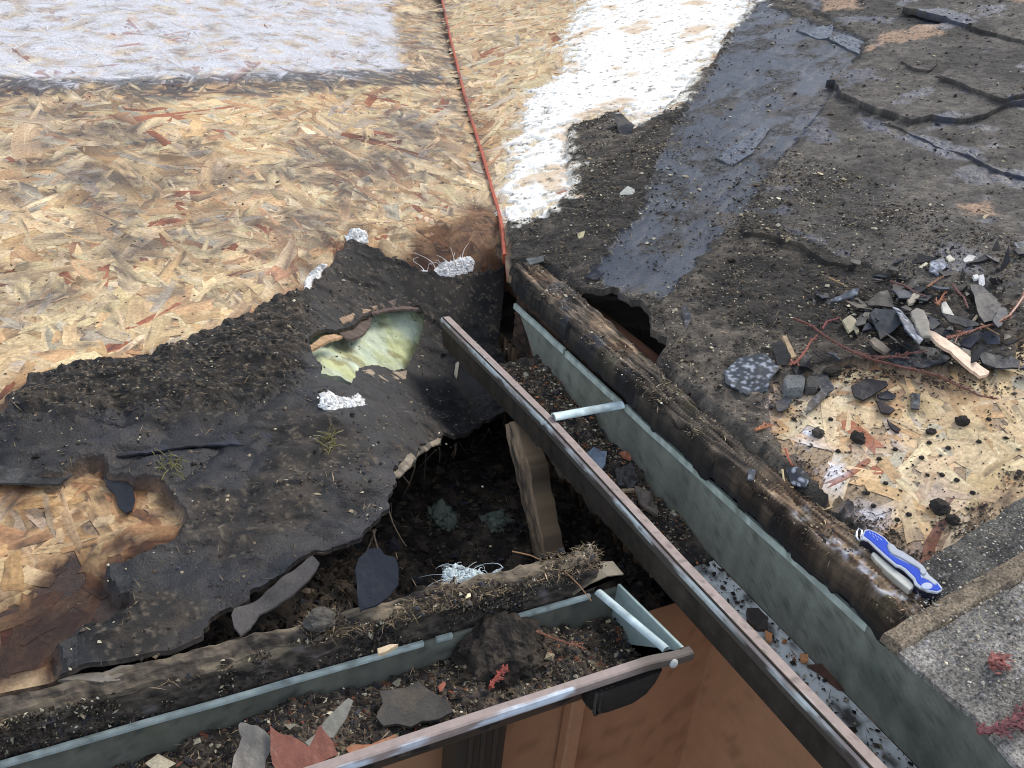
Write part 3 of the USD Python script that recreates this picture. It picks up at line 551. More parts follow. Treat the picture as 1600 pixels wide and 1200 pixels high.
# dark space under the decks: ceiling, joists, end boards
attic = thing('attic_floor', 'dark debris-strewn attic floor seen through the large rotted hole', 'attic floor', kind='thing')
def zfl(x, y): return -.29 + .13 * smooth((-.33 - x) / .35) + .05 * fb(x, y, 14, 4, 71) + .02 * fb(x, y, 70, 3, 72)
pg = np.array([[-1.5, -.598], [.02, -.598], [.02, .5], [-1.5, .5]]); V, F, n = sheet(pg, .008, zfl, .02)
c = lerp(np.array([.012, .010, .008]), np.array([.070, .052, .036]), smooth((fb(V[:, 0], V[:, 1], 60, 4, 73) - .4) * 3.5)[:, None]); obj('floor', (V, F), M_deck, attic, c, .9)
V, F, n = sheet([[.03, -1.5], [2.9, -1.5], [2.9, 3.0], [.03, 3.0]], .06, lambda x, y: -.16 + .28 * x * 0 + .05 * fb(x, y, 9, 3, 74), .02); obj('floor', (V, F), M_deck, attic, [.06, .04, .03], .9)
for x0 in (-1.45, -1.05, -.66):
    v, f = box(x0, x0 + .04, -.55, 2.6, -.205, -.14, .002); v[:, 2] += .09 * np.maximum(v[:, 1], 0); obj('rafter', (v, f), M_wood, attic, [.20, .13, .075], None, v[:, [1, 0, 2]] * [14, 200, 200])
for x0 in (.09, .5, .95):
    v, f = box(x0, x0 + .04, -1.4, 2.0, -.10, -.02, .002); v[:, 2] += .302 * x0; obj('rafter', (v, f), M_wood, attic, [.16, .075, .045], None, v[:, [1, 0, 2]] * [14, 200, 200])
for y0 in (-1.9, 3.1):
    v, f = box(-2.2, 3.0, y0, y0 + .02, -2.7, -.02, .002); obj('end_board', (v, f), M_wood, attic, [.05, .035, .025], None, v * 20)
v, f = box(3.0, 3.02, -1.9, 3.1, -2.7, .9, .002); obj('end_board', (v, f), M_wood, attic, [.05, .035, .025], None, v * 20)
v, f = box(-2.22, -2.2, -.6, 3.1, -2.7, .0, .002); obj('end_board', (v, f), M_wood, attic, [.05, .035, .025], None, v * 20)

# insulation wool under the small hole
iw = thing('insulation_batt', 'yellow green insulation wool showing in the ragged hole of the deck', 'insulation')
c0 = HOLE1.mean(0); ppw = rough(np.array([[c0[0] - .18, c0[1] - .085], [c0[0] + .11, c0[1] - .06], [c0[0] + .20, c0[1] + .26], [c0[0] - .18, c0[1] + .26]]), .012, 20, 2)
def zw(x, y): return zL(x, y) - .030 + .026 * (fb(x, y, 20, 3, 75) - .5) + .006 * (fb(x, y, 70, 4, 76) - .5) + .0025 * (fb(x, y, 240, 2, 70) - .5) 
V, F, n = sheet(ppw, .0035, zw, .04); nn = fb(V[:, 0], V[:, 1], 26, 4, 77)
c = lerp(np.array([.46, .49, .27]), np.array([.50, .56, .43]), smooth((nn - .3) * 2.5)[:, None]) * (1 + .3 * (fb(V[:, 0], V[:, 1], 90, 3, 78)[:, None] - .5))
c = lerp(c, np.array([.20, .16, .06]), (smooth((fb(V[:, 0], V[:, 1], 34, 4, 79) - .60) * 8) * .6)[:, None]); obj('wool', (V, F), M_wool, iw, c)
# torn rim and hanging layers of the small hole
rimc = thing('torn_board_layer', 'torn brown board layer hanging over the upper edge of the insulated hole', 'board layer')
def slab(pts, zf, lift, thick, seed=0, curl=.004, res=.004, amp=.0012, raw=False):
    """A thin free piece whose outline was read off the photograph, lying at lift above zf."""
    P = hit(np.array(pts, float), lambda x, y: zf(x, y) + lift) if not raw else np.asarray(pts, float)
    o = rough(P[:, :2], amp, 90, seed, .004)
    def zt(x, y): return zf(x, y) + lift + curl * (fb(x, y, 24, 2, seed + 5) - .35) * 2 + .0012 * (fb(x, y, 150, 2, seed) - .5)
    V, F, n = sheet(o, res, zt, thick); return V, F
for k, (poly, cl) in enumerate([([(530, 508), (560, 494), (582, 492), (580, 506), (572, 520), (555, 530), (540, 530), (530, 522)], (.10, .075, .062)),
                     ([(600, 470), (620, 466), (650, 474), (658, 484), (632, 482), (600, 484), (582, 490), (576, 484)], (.13, .095, .08)),
                     ([(484, 540), (500, 528), (522, 522), (536, 526), (520, 532), (500, 540), (486, 548)], (.36, .23, .13)),
                     ([(560, 580), (580, 578), (612, 582), (636, 580), (634, 592), (600, 598), (562, 596)], (.30, .24, .17)),
                     ([(530, 500), (560, 484), (590, 478), (586, 486), (560, 494), (536, 508)], (.26, .18, .12))]):
    V, F = slab(poly, zL, .007 if k != 0 else -.002, .004, k, .004, .0035); c = np.array(cl) * (1 + 1.1 * (fb3(V * [1, 6, 1], 60, 3, 5)[:, None] - .5)); obj('layer', (V, F), M_wood, rimc, c, None, np.column_stack([V[:, 0] * 20, V[:, 1] * 240, V[:, 2]]))

# what stands in the large hole
def seg_board(q0, q1, plane, w0, w1, th, name, label, cat, col, seed):
    """A decayed board between two sight points on a plane y = c or x = c."""
    n, dd = plane; A = onp(q0, n, dd)[0]; B = onp(q1, n, dd)[0]; d = B - A; ln = np.linalg.norm(d); d /= ln; n = np.array(n, float); s = np.cross(n, d); s /= np.linalg.norm(s)
    t = np.linspace(0, 1, 40); uu = np.linspace(-1, 1, 17); V = []
    for tt in t:
        w = lerp(w0, w1, tt)
        for u in uu: V.append(A + d * ln * tt + s * w * (u + .12 * (fb([tt * 3 + seed], [u * 2], 3, 2, seed)[0] - .5)) + n * (-.012 * (fb([tt * 1.2], [u * 6 + seed], 4, 3, seed)[0]) + .006 * u * u))
    V = np.array(V); k = (np.arange(39)[:, None] * 17 + np.arange(16)[None]).ravel(); F = np.stack([k, k + 17, k + 18, k + 1], 1)
    Vb = V + n * th; m = len(V); F = np.vstack([F, F[:, ::-1] + m]); bd = np.concatenate([np.arange(17), np.arange(17, 39 * 17 + 17, 17) + 16, ])
    loop = np.concatenate([np.arange(0, 17), np.arange(1, 40) * 17 + 16, 39 * 17 + np.arange(15, -1, -1), np.arange(38, 0, -1) * 17]); l2 = np.roll(loop, -1)
    F = np.vstack([F, np.stack([loop, loop + m, l2 + m, l2], 1)]); V = np.vstack([V, Vb])
    la, lc = (V - A) @ d, (V - A) @ s; nn = fb(la * 1.0, lc * 7, 24, 4, seed)
    c = lerp(np.array(col[0]), np.array(col[1]), smooth((nn - .3) * 2.6)[:, None])
    return obj(name, (V, F), M_wood, None, c, None, np.column_stack([la * 14, lc * 260, 0 * la]), label=label, cat=cat)
seg_board((800, 660), (846, 868), ((1, 0, 0), -.115), .022, .026, .03, 'rotten_stud', 'split grey and tan wooden stud standing in the large rotted hole', 'stud', ((.075, .062, .05), (.30, .215, .135)), 2)
seg_board((660, 782), (735, 775), ((0, 1, 0), -.05), .014, .014, .03, 'blocking_board', 'short pale wooden block lying deep in the rotted hole', 'wooden block', ((.20, .155, .10), (.40, .31, .20)), 4)
seg_board((650, 826), (672, 862), ((0, 1, 0), -.16), .009, .011, .02, 'wood_scrap', 'dull red-brown scrap of wood deep in the hole', 'wood scrap', ((.16, .045, .025), (.28, .08, .045)), 6)
seg_board((830, 520), (858, 640), ((1, 0, 0), .012), .006, .022, .02, 'trim_board', 'narrow reddish brown rotten trim beside the cut start of the gutter', 'trim board', ((.04, .022, .014), (.16, .075, .04)), 8)

# ------------------------------------------------------------------ boards along the eaves
xs = np.arange(-2.2, -.195, .004); prof = np.array([[-.002, -.0155], [-.010, -.0150], [-.016, -.0165], [-.020, -.021], [-.0215, -.030], [-.0215, -.045], [-.021, -.062], [-.021, -.10], [-.021, -.15], [.004, -.15], [.004, -.08], [.003, -.03], [.002, -.019]])
prof = np.vstack([densify(prof, .003)])
def fr(p, x):
    y = -.602 + p[:, 0]; z = p[:, 1]; n = fb(np.full(len(p), x), p[:, 0] + p[:, 1] * 3, 30, 4, 81) - .5; m = fb(np.full(len(p), x * .25), p[:, 0] * 4 + p[:, 1] * 5, 70, 3, 82) - .5
    up = p[:, 1] > -.055; sl = .004 * (fb(np.array([x]), np.array([0.]), 3, 2, 83)[0] - .5)
    return np.column_stack([np.full(len(p), x), y + np.where(up, .008 * n + .005 * m, 0), z + np.where(up, .006 * n + .004 * m + sl + .006 * (fb(np.full(len(p), x), p[:, 0] + p[:, 1], 130, 2, 80) - .5), 0)])
V, F = sweep(prof, xs, fr)
n1, n2 = fb3(V * [1, 5, 5], 16, 4, 84), fb3(V, 80, 4, 85); topm = smooth((V[:, 2] + .032) / .010)
n3 = fb3(V, 170, 3, 79); c = lerp(np.array([.014, .012, .011]), np.array([.105, .084, .064]), smooth((n2 * .5 + n3 * .5 - .33) * 3.2)[:, None]); tn = topm * smooth((n1 - .38) * 4) * np.where((V[:, 0] < -.42) & (V[:, 0] > -.62), 1, .5)
c = lerp(c, np.array([.30, .24, .16]), (tn * .85)[:, None]); c = lerp(c, np.array([.15, .14, .16]), (smooth((n2 - .60) * 8) * (1 - topm) * .6)[:, None])
obj('eave_board', (V, F), M_wood, None, c, None, np.column_stack([V[:, 0] * 70, V[:, 1] * 240, V[:, 2] * 240]), label='decayed dark eave board with tan worn top, behind the short leaf-filled gutter', cat='board')
def zBB(x, y): d = sdf(x, y, BB); return zR(x, y) + .001 + .011 * np.sqrt(smooth(d / .009)) - .006 * smooth((fb(x * 16, y * .8, 26, 3, 84) - .60) * 9) + .007 * (fb(x * 9, y * .7, 22, 4, 86) - .4) + .005 * (fb(x * 18, y * 1.2, 30, 3, 85) - .4) + .004 * fb(x, y, 60, 3, 87)
V, F, n = sheet(BB, .0028, zBB, .022); x, y = V[:, 0], V[:, 1]
n1, n2, n3 = fb(x * 12, y * .7, 24, 4, 89), fb(x, y, 50, 4, 90), fb(x, y, 150, 3, 91)
c = lerp(np.array([.026, .021, .017]), np.array([.175, .135, .098]), smooth((n1 * .75 + n2 * .25 - .34) * 3.4)[:, None])
pz = np.zeros(len(x))
for p, r_ in (((845, 440), .030), ((868, 468), .022), ((935, 520), .02), ((960, 548), .018), ((985, 560), .015), ((1230, 795), .04), ((1300, 850), .05), ((1360, 905), .06), ((1400, 950), .04), ((1165, 770), .02)):
    o = R(p)[0]; pz = np.maximum(pz, smooth(1.3 - np.hypot(x - o[0], (y - o[1]) * .7) / r_ + (n2 - .5) * 1.4))
c = lerp(c, lerp(np.array([.11, .068, .042]), np.array([.34, .235, .145]), smooth((n1 - .35) * 3)[:, None]), (pz * .85)[:, None])
pw = np.zeros(len(x))
for p, r_ in (((1240, 842), .03), ((1290, 880), .03), ((1345, 928), .03), ((1382, 968), .028), ((1205, 815), .02)):
    o = R(p)[0]; pw = np.maximum(pw, smooth(1.0 - np.hypot(x - o[0], (y - o[1]) * .6) / r_ + (n2 - .5) * 2.2))
c = lerp(c, np.array([.46, .46, .49]), (smooth((sdf(x, y, BB) - .006) / .006) * pw * smooth((n3 - .42) * 6) * .9)[:, None])
bl = smooth((fb(x, y, 24, 3, 92) - .58) * 10) * (y > -.5); c = lerp(c, np.array([.075, .085, .10]), (bl * .6)[:, None])
gr = smooth((fb(x, y, 30, 3, 93) - .55) * 6) * (y < -.25); c = lerp(c, np.array([.05, .058, .018]), (gr * .4)[:, None])
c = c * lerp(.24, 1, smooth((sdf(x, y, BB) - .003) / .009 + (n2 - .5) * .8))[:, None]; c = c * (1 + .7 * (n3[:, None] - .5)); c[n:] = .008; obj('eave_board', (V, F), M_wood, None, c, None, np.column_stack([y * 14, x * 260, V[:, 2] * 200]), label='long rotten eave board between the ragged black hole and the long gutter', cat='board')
v, f = box(.014, .026, -1.9, .03, -.11, .018, .002)
V, F = panel_grid((.008, .02, -.11), (0, -1.9, 0), (0, 0, .135), 260, 24); V[:, 0] += .008 * (fb3(V * [1, 1, 3], 40, 3, 94) - .5) + .004
obj('fascia_board', (V, F), M_wood, None, lerp(np.array([.018, .013, .010]), np.array([.07, .04, .025]), smooth((fb3(V, 50, 3, 95) - .35) * 3)[:, None]), None, V[:, [1, 2, 0]] * [14, 200, 1], label='blackened fascia board directly behind the long grey-green gutter', cat='fascia')

# ------------------------------------------------------------------ the long gutter
INN, OUT_, LIPC, HEM = np.array([.178, .185, .148]), np.array([.040, .032, .024]), np.array([.27, .212, .188]), np.array([.40, .45, .39])
def grimy(V, base, seed, amt=1.0, moss=.0):
    n1, n2 = fb3(V * [1, 1, .6], 14, 4, seed), fb3(V, 90, 4, seed + 1)
    c = base * (1 + .7 * (n1[:, None] - .5)); c = lerp(c, base * .35, (smooth((n2 - .58) * 9) * .7 * amt)[:, None])
    st_ = fb3(V * [7, 7, .5], 16, 4, seed + 2); c = c * lerp(.76, 1.12, smooth((st_ - .3) * 2.5))[:, None]
    return lerp(c, np.array([.045, .055, .018]), (smooth((n1 - .52) * 6) * moss)[:, None])
LX = np.array([[-2.0, -.1100], [-.95, -.1126], [-.66, -.1166], [-.35, -.1148], [0, -.1285]])
def lipx(y): return np.interp(y, LX[:, 0], LX[:, 1])
gB = thing('gutter', 'long grey-green metal gutter with brown outer lip, cut open at its upper end', 'gutter')
ysB = np.arange(0, -1.9, -.008)
back = densify([(.0, .0), (.0005, -.05), (.0, -.094)], .008); cut_len = .134
def backf(p, y): return np.column_stack([p[:, 0] + .0012 * (fb(np.full(len(p), y), p[:, 1], 12, 2, 101) - .5), np.full(len(p), y), p[:, 1]])
# back wall with its slanting cut start
V, F = panel_grid((0, 0, 0), (0, -1.9, 0), (0, 0, -.094), 300, 18); d = -V[:, 2]; a0 = cut_len * (d / .113) ** .75; V[:, 1] = -a0 + (V[:, 1]) * (1.9 - a0) / 1.9
V[:, 0] += .007 * (fb3(V, 6, 3, 102) - .5) * smooth(-V[:, 2] / .02); Vb = V + [.0015, 0, 0]; n = len(V); Vv = np.vstack([V, Vb]); F = np.vstack([F, F[:, ::-1] + n])
c = grimy(V, INN, 103, 1, .25); low = smooth((-.62 - V[:, 1]) / .3) * smooth((fb3(V, 25, 3, 104) - .4) * 4); c = lerp(c, np.array([.055, .065, .05]), (low * .6)[:, None])
obj('back_wall', (Vv, F), M_metal, gB, np.vstack([c, c * .5]), .60)
V, F = panel_grid((-.002, 0, -.094), (0, -1.9, 0), (-.084, 0, -.003), 300, 18); V[:, 1] = np.where(V[:, 1] > -.16, -.16, V[:, 1]); Vb = V - [0, 0, .0015]; n = len(V)
wn = fb3(V, 60, 4, 105); c = lerp(np.array([.055, .050, .042]), np.array([.58, .60, .58]), (smooth((wn - .33) * 5) * smooth((-.50 - V[:, 1]) / .1))[:, None]); obj('bottom', (np.vstack([V, Vb]), np.vstack([F, F[:, ::-1] + n])), M_metal, gB, np.vstack([c, c * .4]), .5)
fl = densify([(-.0035, -.008), (-.002, -.045), (.000, -.062), (.012, -.075), (.030, -.096)], .006)
V, F = sweep(strip_profile(fl, .0015), np.arange(0, -1.9, -.01), lambda p, y: np.column_stack([lipx(y) - .004 + p[:, 0], np.full(len(p), y), p[:, 1]]))
c = grimy(V, OUT_, 107, .6); obj('front_face', (V, F), M_old, gB, c)
lp = np.array([[-.0090, -.016], [-.0093, -.004], [-.0080, -.0015], [-.005, -.0005], [.005, -.0005], [.0078, -.0018], [.0084, -.006], [.0080, -.016]])
V, F = sweep(densify(np.vstack([lp, lp[:1]]), .0018)[:-1], np.arange(.003, -1.9, -.004), lambda p, y: np.column_stack([lipx(y) + p[:, 0] + .0015 * (fb(np.array([y]), np.array([0.]), 6, 2, 108)[0] - .5), np.full(len(p), y), -.009 + p[:, 1] + .0015 * (fb(np.array([y]), np.array([3.]), 7, 2, 108)[0] - .5)]))
lxx = V[:, 0] - lipx(V[:, 1]); zz = V[:, 2] + .009; wn = fb3(V * [1, .35, 1], 110, 4, 109)
c = LIPC * (1 + .45 * (fb3(V, 50, 4, 110)[:, None] - .5)); c = lerp(c, OUT_ * 1.1, smooth((-.0080 - lxx) / .0008)[:, None] * (zz < -.0045)[:, None])
edge = smooth(1.2 - np.abs(lxx + .0075) / .0035 + (wn - .5) * 3.0) * smooth((fb3(V * [1, .6, 1], 40, 3, 106) - .40) * 6) * (zz > -.0085); c = lerp(c, np.array([.52, .57, .55]), (edge * .8)[:, None])
c = lerp(c, LIPC * .3, (smooth((fb3(V, 160, 3, 111) - .62) * 12) * .6)[:, None]); obj('lip', (V, F), M_metal, gB, c, .68)
hp = np.array([[-.0022, .0012], [-.0022, -.0085], [-.0008, -.0092], [.0022, -.0030], [.0022, .0012]])
for y0, y1, dx in ((0.0, -.185, .0), (-.188, -.352, -.0010), (-.362, -.83, 0.0005)):
    V, F = sweep(hp, np.arange(y0, y1, -.006), lambda p, y: np.column_stack([p[:, 0] + dx + .002 * (fb(np.array([y]), np.array([1.]), 14, 2, 112)[0] - .5), np.full(len(p), y), p[:, 1] + .002 * (fb(np.array([y]), np.array([5.]), 14, 2, 112)[0] - .5)]))
    obj('hem', (V, F), M_metal, gB, grimy(V, HEM, 113, .9, .4), .35)
A, B = np.array([-.004, -.3587, -.002]), np.array([lipx(-.351) + .004, -.351, -.007]); d = (B - A) / np.linalg.norm(B - A); s = np.array([d[1], -d[0], 0])
arc = np.array([[np.cos(t) * .0085, np.sin(t) * .006] for t in np.linspace(0, np.pi, 9)]); arc = np.vstack([arc, arc[::-1] * .8 - [0, .0012]])
V, F = sweep(arc, np.linspace(0, 1, 14), lambda p, t: A + (B - A) * t + p[:, :1] * s + p[:, 1:] * np.array([0, 0, 1.0])); obj('hanger_strap', (V, F), M_metal, gB, grimy(V, np.array([.50, .60, .60]), 114, .7), .22, smooth_=True)
def rivet(P, n, r, parent):
    n = np.array(n, float) / np.linalg.norm(n); a = np.cross(n, [0, 0, 1.0]); a /= np.linalg.norm(a); b = np.cross(n, a); V = [P + n * r * .5]; F = []
    for k, (rr_, hh) in enumerate(((.6, .4), (1, .05), (1, -.4))): V += [P + n * hh * r + rr_ * r * (np.cos(t) * a + np.sin(t) * b) for t in np.arange(10) * .628]
    for j in range(10): F.append([0, 1 + j, 1 + (j + 1) % 10])
    for k in (0, 1):
        for j in range(10): x0, x1 = 1 + k * 10 + j, 1 + k * 10 + (j + 1) % 10; F += [[x0, x0 + 10, x1 + 10], [x0, x1 + 10, x1]]
    obj('rivet', (np.array(V), np.array(F)), M_metal, parent, [.42, .44, .42], .35)
rivet(np.array([lipx(-.345) - .0098, -.346, -.014]), (-1, 0, .2), .0048, gB)

# ------------------------------------------------------------------ the short gutter, full of leaves
gA = thing('gutter', 'short gutter end full of wet dirt, leaves and bark, with pale strap', 'gutter')
YL = -.751; ZLIP = -.036; X0, X1 = -2.2, -.170
# back wall, its bright hem, bottom, front and lip
V, F = panel_grid((X0, YA, ZA), (X1 - X0, 0, 0), (0, 0, -.085), 260, 16); V[:, 1] += .003 * (fb3(V, 10, 2, 120) - .5); Vb = V + [0, .0015, 0]; n = len(V)
c = grimy(V, INN * .8, 121, 1, .3); obj('back_wall', (np.vstack([V, Vb]), np.vstack([F[:, ::-1], F + n])), M_metal, gA, np.vstack([c, c]), .60)
fl = densify([(0, ZA - .085), (-.066, ZA - .080), (-.098, -.078), (-.110, -.055), (-.121, -.044)], .006)
V, F = sweep(strip_profile(fl, .0015), np.arange(X0, X1, .01), lambda p, x: np.column_stack([np.full(len(p), x), YA + p[:, 0], p[:, 1]])); obj('trough', (V, F), M_metal, gA, grimy(V, OUT_, 123, .6), .5)
hp2 = np.array([[.0012, .0015], [-.0026, .0015], [-.0032, -.001], [-.0026, -.0046], [.0012, -.0046]])
for x0, x1 in ((X0, -.405), (-.392, -.372), (-.315, -.205)):
    V, F = sweep(hp2, np.arange(x0, x1, .006), lambda p, x: np.column_stack([np.full(len(p), x), YA + p[:, 0], ZA + p[:, 1] + .002 * (fb(np.array([x]), np.array([1.]), 12, 2, 124)[0] - .5)]))
    obj('hem', (V, F), M_metal, gA, grimy(V, np.array([.42, .49, .46]), 125, .9, .1), .45)
lp2 = np.array([[.004, -.010], [.0045, -.003], [.003, .0], [-.005, .0], [-.0068, -.0012], [-.0075, -.005], [-.007, -.010]])
V, F = sweep(densify(np.vstack([lp2, lp2[:1]]), .0018)[:-1], np.arange(X0, X1 + .012, .004), lambda p, x: np.column_stack([np.full(len(p), x), YL + p[:, 0] + .002 * (fb(np.array([x]), np.array([2.]), 5, 2, 126)[0] - .5), ZLIP + p[:, 1] - .006 * smooth((x + .22) / .05) ]))
yy = V[:, 1] - YL; wn = fb3(V * [.35, 1, 1], 110, 4, 127); c = LIPC * (1 + .4 * (fb3(V, 50, 4, 128)[:, None] - .5)); edge = smooth((fb3(V * [.6, 1, 1], 40, 3, 107) - .40) * 6) * smooth(1.2 - np.abs(yy + .0075) / .003 + (wn - .5) * 3) * (V[:, 2] > ZLIP - .009) * (V[:, 0] < -.30)
c = lerp(c, np.array([.60, .68, .76]), (edge * .9)[:, None]); c = lerp(c, OUT_ * 1.2, (smooth((V[:, 0] + .25) / .04) * .85)[:, None]); obj('lip', (V, F), M_metal, gA, c, .65)
V = np.array([[X1, YA, ZA + .004], [X1, YA, ZA - .085], [X1, YA - .066, ZA - .08], [X1, YA - .110, -.055], [X1, YL + .002, ZLIP - .004]]); V = np.vstack([V, V + [.003, 0, 0]])
F = np.array([[0, 1, 2], [0, 2, 3], [0, 3, 4], [5, 7, 6], [5, 8, 7], [5, 9, 8]] + [[a, (a + 1) % 5, (a + 1) % 5 + 5] for a in range(5)] + [[a, (a + 1) % 5 + 5, a + 5] for a in range(5)]); obj('end_cap', (V, F), M_metal, gA, [.30, .38, .36], .38)
A, B = np.array([-.197, YA - .002, ZA + .002]), np.array([-.186, YL + .006, ZLIP - .006]); d = (B - A) / np.linalg.norm(B - A); s = np.array([d[1], -d[0], 0])
V, F = sweep(arc * [.62, .8], np.linspace(0, 1, 12), lambda p, t: A + (B - A) * t + p[:, :1] * s + p[:, 1:] * np.array([0, 0, 1.0])); obj('hanger_strap', (V, F), M_metal, gA, grimy(V, np.array([.46, .56, .56]), 130, .5), .25, smooth_=True)
rivet(np.array([-.186, YL - .009, ZLIP - .010]), (0, -1, .3), .005, gA)
V, F = sweep(strip_profile(densify([(-.012, .0), (.008, .010), (.030, .014), (.052, .010)], .006), .0015), np.linspace(0, .024, 6), lambda p, t: np.column_stack([-.215 + p[:, 0], np.full(len(p), YA + .026 - t), ZA + .004 + p[:, 1]])); obj('bent_flashing', (V, F), M_metal, gA, [.17, .145, .10], .6)

ds = thing('downspout', 'dark ribbed downspout elbow hanging below the end of the short gutter', 'downspout')
ys_ = np.linspace(0, 1, 22); V = []
import manifold3d as m3
def hull(P): m = m3.Manifold.hull_points(np.array(P, float)).to_mesh(); return np.array(m.vert_properties[:, :3], float), np.array(m.tri_verts, int)
def rrect(cx, cy, z, hx, hy, r): return [[cx + sx * (hx - r) + r * np.cos(t), cy + sy * (hy - r) + r * np.sin(t), z] for sx, sy, t0 in ((1, 1, 0), (-1, 1, np.pi / 2), (-1, -1, np.pi), (1, -1, 1.5 * np.pi)) for t in np.linspace(t0, t0 + np.pi / 2, 5)]
RR = lambda x0, x1, y0, y1, z, r=.016: rrect((x0 + x1) / 2, (y0 + y1) / 2, z, (x1 - x0) / 2, (y1 - y0) / 2, min(r, (y1 - y0) / 2.2))
cup = [(-.056, 0, -.744), (-.072, .001, -.734), (-.088, .004, -.722), (-.101, .010, -.712), (-.110, .019, -.712), (-.114, .028, -.716)]
v, f = hull(sum([RR(-.276 + a, -.194 - a, -.7575 + a * .8, y1, z) for z, a, y1 in cup], [])); obj('outlet', (v, f), M_old, ds, [.026, .023, .020], None)
for k in range(4):
    q = np.array([(-.2755 + a + (.002 + .006 * k), lerp(-.756 + a * .8, y1, .04 + .02 * k), z) for z, a, y1 in cup]); v, f = tube(q + [0, -.0008, 0], .0018, 6); obj('rib', (v, f), M_old, ds, [.060, .054, .048], None)
dp = thing('downspout', 'dark brown vertical downspout fixed to the siding under the leaf-filled gutter', 'downspout')
a = -.345; pr = np.array(rrect(0, 0, 0, .030, .022, .006))[:, :2]; v, f = sweep(pr, np.linspace(-.11, -2.7, 60), lambda p, z: np.column_stack([a + p[:, 0], -.645 + p[:, 1], np.full(len(p), z)])); obj('pipe', (v, f), M_metal, dp, grimy(v, OUT_ * .8, 140, .4), .5)
for k in (-1, 0, 1):
    v, f = box(a + k * .015 - .003, a + k * .015 + .003, -.669, -.6665, -2.6, -.12, .001); obj('flute', (v, f), M_metal, dp, OUT_ * .9, .5)

# ------------------------------------------------------------------ wet dirt lying in the gutters
def zgA(x, y): return ZA - .048 + .034 * (fb(x, y, 16, 4, 150) - .35) + .016 * (fb(x, y, 55, 4, 151) - .5) + .012 * smooth((x + .75) / .2) - .012 * smooth((x + .28) / .06)
def zgB(x, y): return -.094 + .030 * smooth((y + .62) / .45) + (.030 * (fb(x, y, 24, 4, 152) - .35) + .014 * (fb(x, y, 70, 3, 153) - .4)) * smooth((y + .70) / .22) + .001
def earthc(x, y, s): return lerp(np.array([.014, .012, .010]), np.array([.080, .060, .042]), smooth((fb(x, y, 75, 4, s) - .38) * 2.8)[:, None])
V, F, n = sheet([[-2.0, YA - .004], [X1 - .006, YA - .004], [X1 - .006, YL + .036], [-2.0, YL + .036]], .0032, zgA, .02); obj('gutter_dirt', (V, F), M_deck, None, earthc(V[:, 0], V[:, 1], 154), .7, label='black wet dirt filling the short gutter', cat='dirt', kind='stuff')
V, F, n = sheet([[-.003, -.10], [-.003, -.60], [-.084, -.60], [-.105, -.4], [-.112, -.10]], .0032, zgB, .012); obj('gutter_dirt', (V, F), M_deck, None, earthc(V[:, 0], V[:, 1], 155), .8, label='dark crumbly dirt heaped in the upper part of the long gutter', cat='dirt', kind='stuff')
# dirt clump over the back edge of the short gutter
import trimesh
ic = trimesh.creation.icosphere(5); v = np.array(ic.vertices); kk = .62 + .9 * (fb3(v, 1.7, 5, 157) - .22) + .18 * (fb3(v, 9, 3, 158) - .5); V = v * kk[:, None] * [.052, .046, .040] + [-.325, -.655, -.088]; V[:, 2] += .34 * (V[:, 1] + .655)
nn = fb3(V, 90, 4, 159); obj('dirt_clump', (V, np.array(ic.faces)), M_deck, None, lerp(np.array([.010, .008, .006]), np.array([.050, .038, .027]), smooth((nn - .36) * 3)[:, None]), .95, label='dirt clump spilling over the back edge of the short gutter', cat='dirt clump')

# ------------------------------------------------------------------ shingles left at the lower right
def Rl(lift, *q): return hit(np.array(q, float).reshape(-1, 2), lambda x, y: zR(x, y) + lift)
stt = thing('starter_shingle', 'dark flat granular starter shingle beside the pocket knife', 'shingle')
pg = rough(Rl(.012, (1436, 884), (1600, 777), (2000, 510), (2060, 620), (1640, 868), (1440, 985), (1452, 950), (1470, 935)), .003, 50, 14)
V, F, n = sheet(pg, .003, lambda x, y: zR(x, y) + .012 + .004 * (fb(x, y, 12, 3, 160) - .5) + .0015 * fb(x, y, 260, 2, 161), .006); x, y = V[:, 0], V[:, 1]
c = lerp(np.array([.060, .057, .053]), np.array([.13, .122, .105]), smooth((fb(x, y, 40, 4, 162) - .3) * 2.4)[:, None]); obj('sheet', (V, F), M_gran, stt, c)
A, B = Rl(.016, (1402, 1008))[0], Rl(.016, (1640, 862))[0]; B = A + (B - A) * 3; d = (B - A) / np.linalg.norm(B - A); s = np.array([d[1], -d[0], 0]); s /= np.linalg.norm(s)
pr = np.array([[-.016, -.010], [-.015, .000], [-.008, .0035], [.000, .0035], [.006, .0030], [.009, -.002], [.008, -.010]])
V, F = sweep(densify(np.vstack([pr, pr[:1]]), .002)[:-1], np.linspace(0, np.linalg.norm(B - A), 240), lambda p, t: A + d * t + p[:, :1] * s + p[:, 1:] * np.array([0, 0, 1.0]) + ((fb(np.full(len(p), t), p[:, 0], 18, 3, 163) - .5) * .006)[:, None] * (s + [0, 0, .6]))
nn = fb3(V, 60, 4, 164); c = lerp(np.array([.10, .080, .058]), np.array([.235, .185, .128]), smooth((nn - .25) * 2.6)[:, None]); obj('butt_edge', (V, F), M_gran, None, c, label='tan dirt-caked edge strip running up from the gutter beside the knife', cat='edge strip')
gsh = thing('roof_shingle', 'grey mineral-granule shingles with red leaf bits at the lower right', 'shingle')
cells = [[(1404, 1022), (1480, 978), (1700, 845), (2300, 500), (2500, 700), (1760, 1010), (1600, 1110), (1545, 1142)], [(1547, 1144), (1602, 1112), (1762, 1012), (2500, 704), (2700, 1000), (1900, 1480), (1840, 1440), (1640, 1245)]]
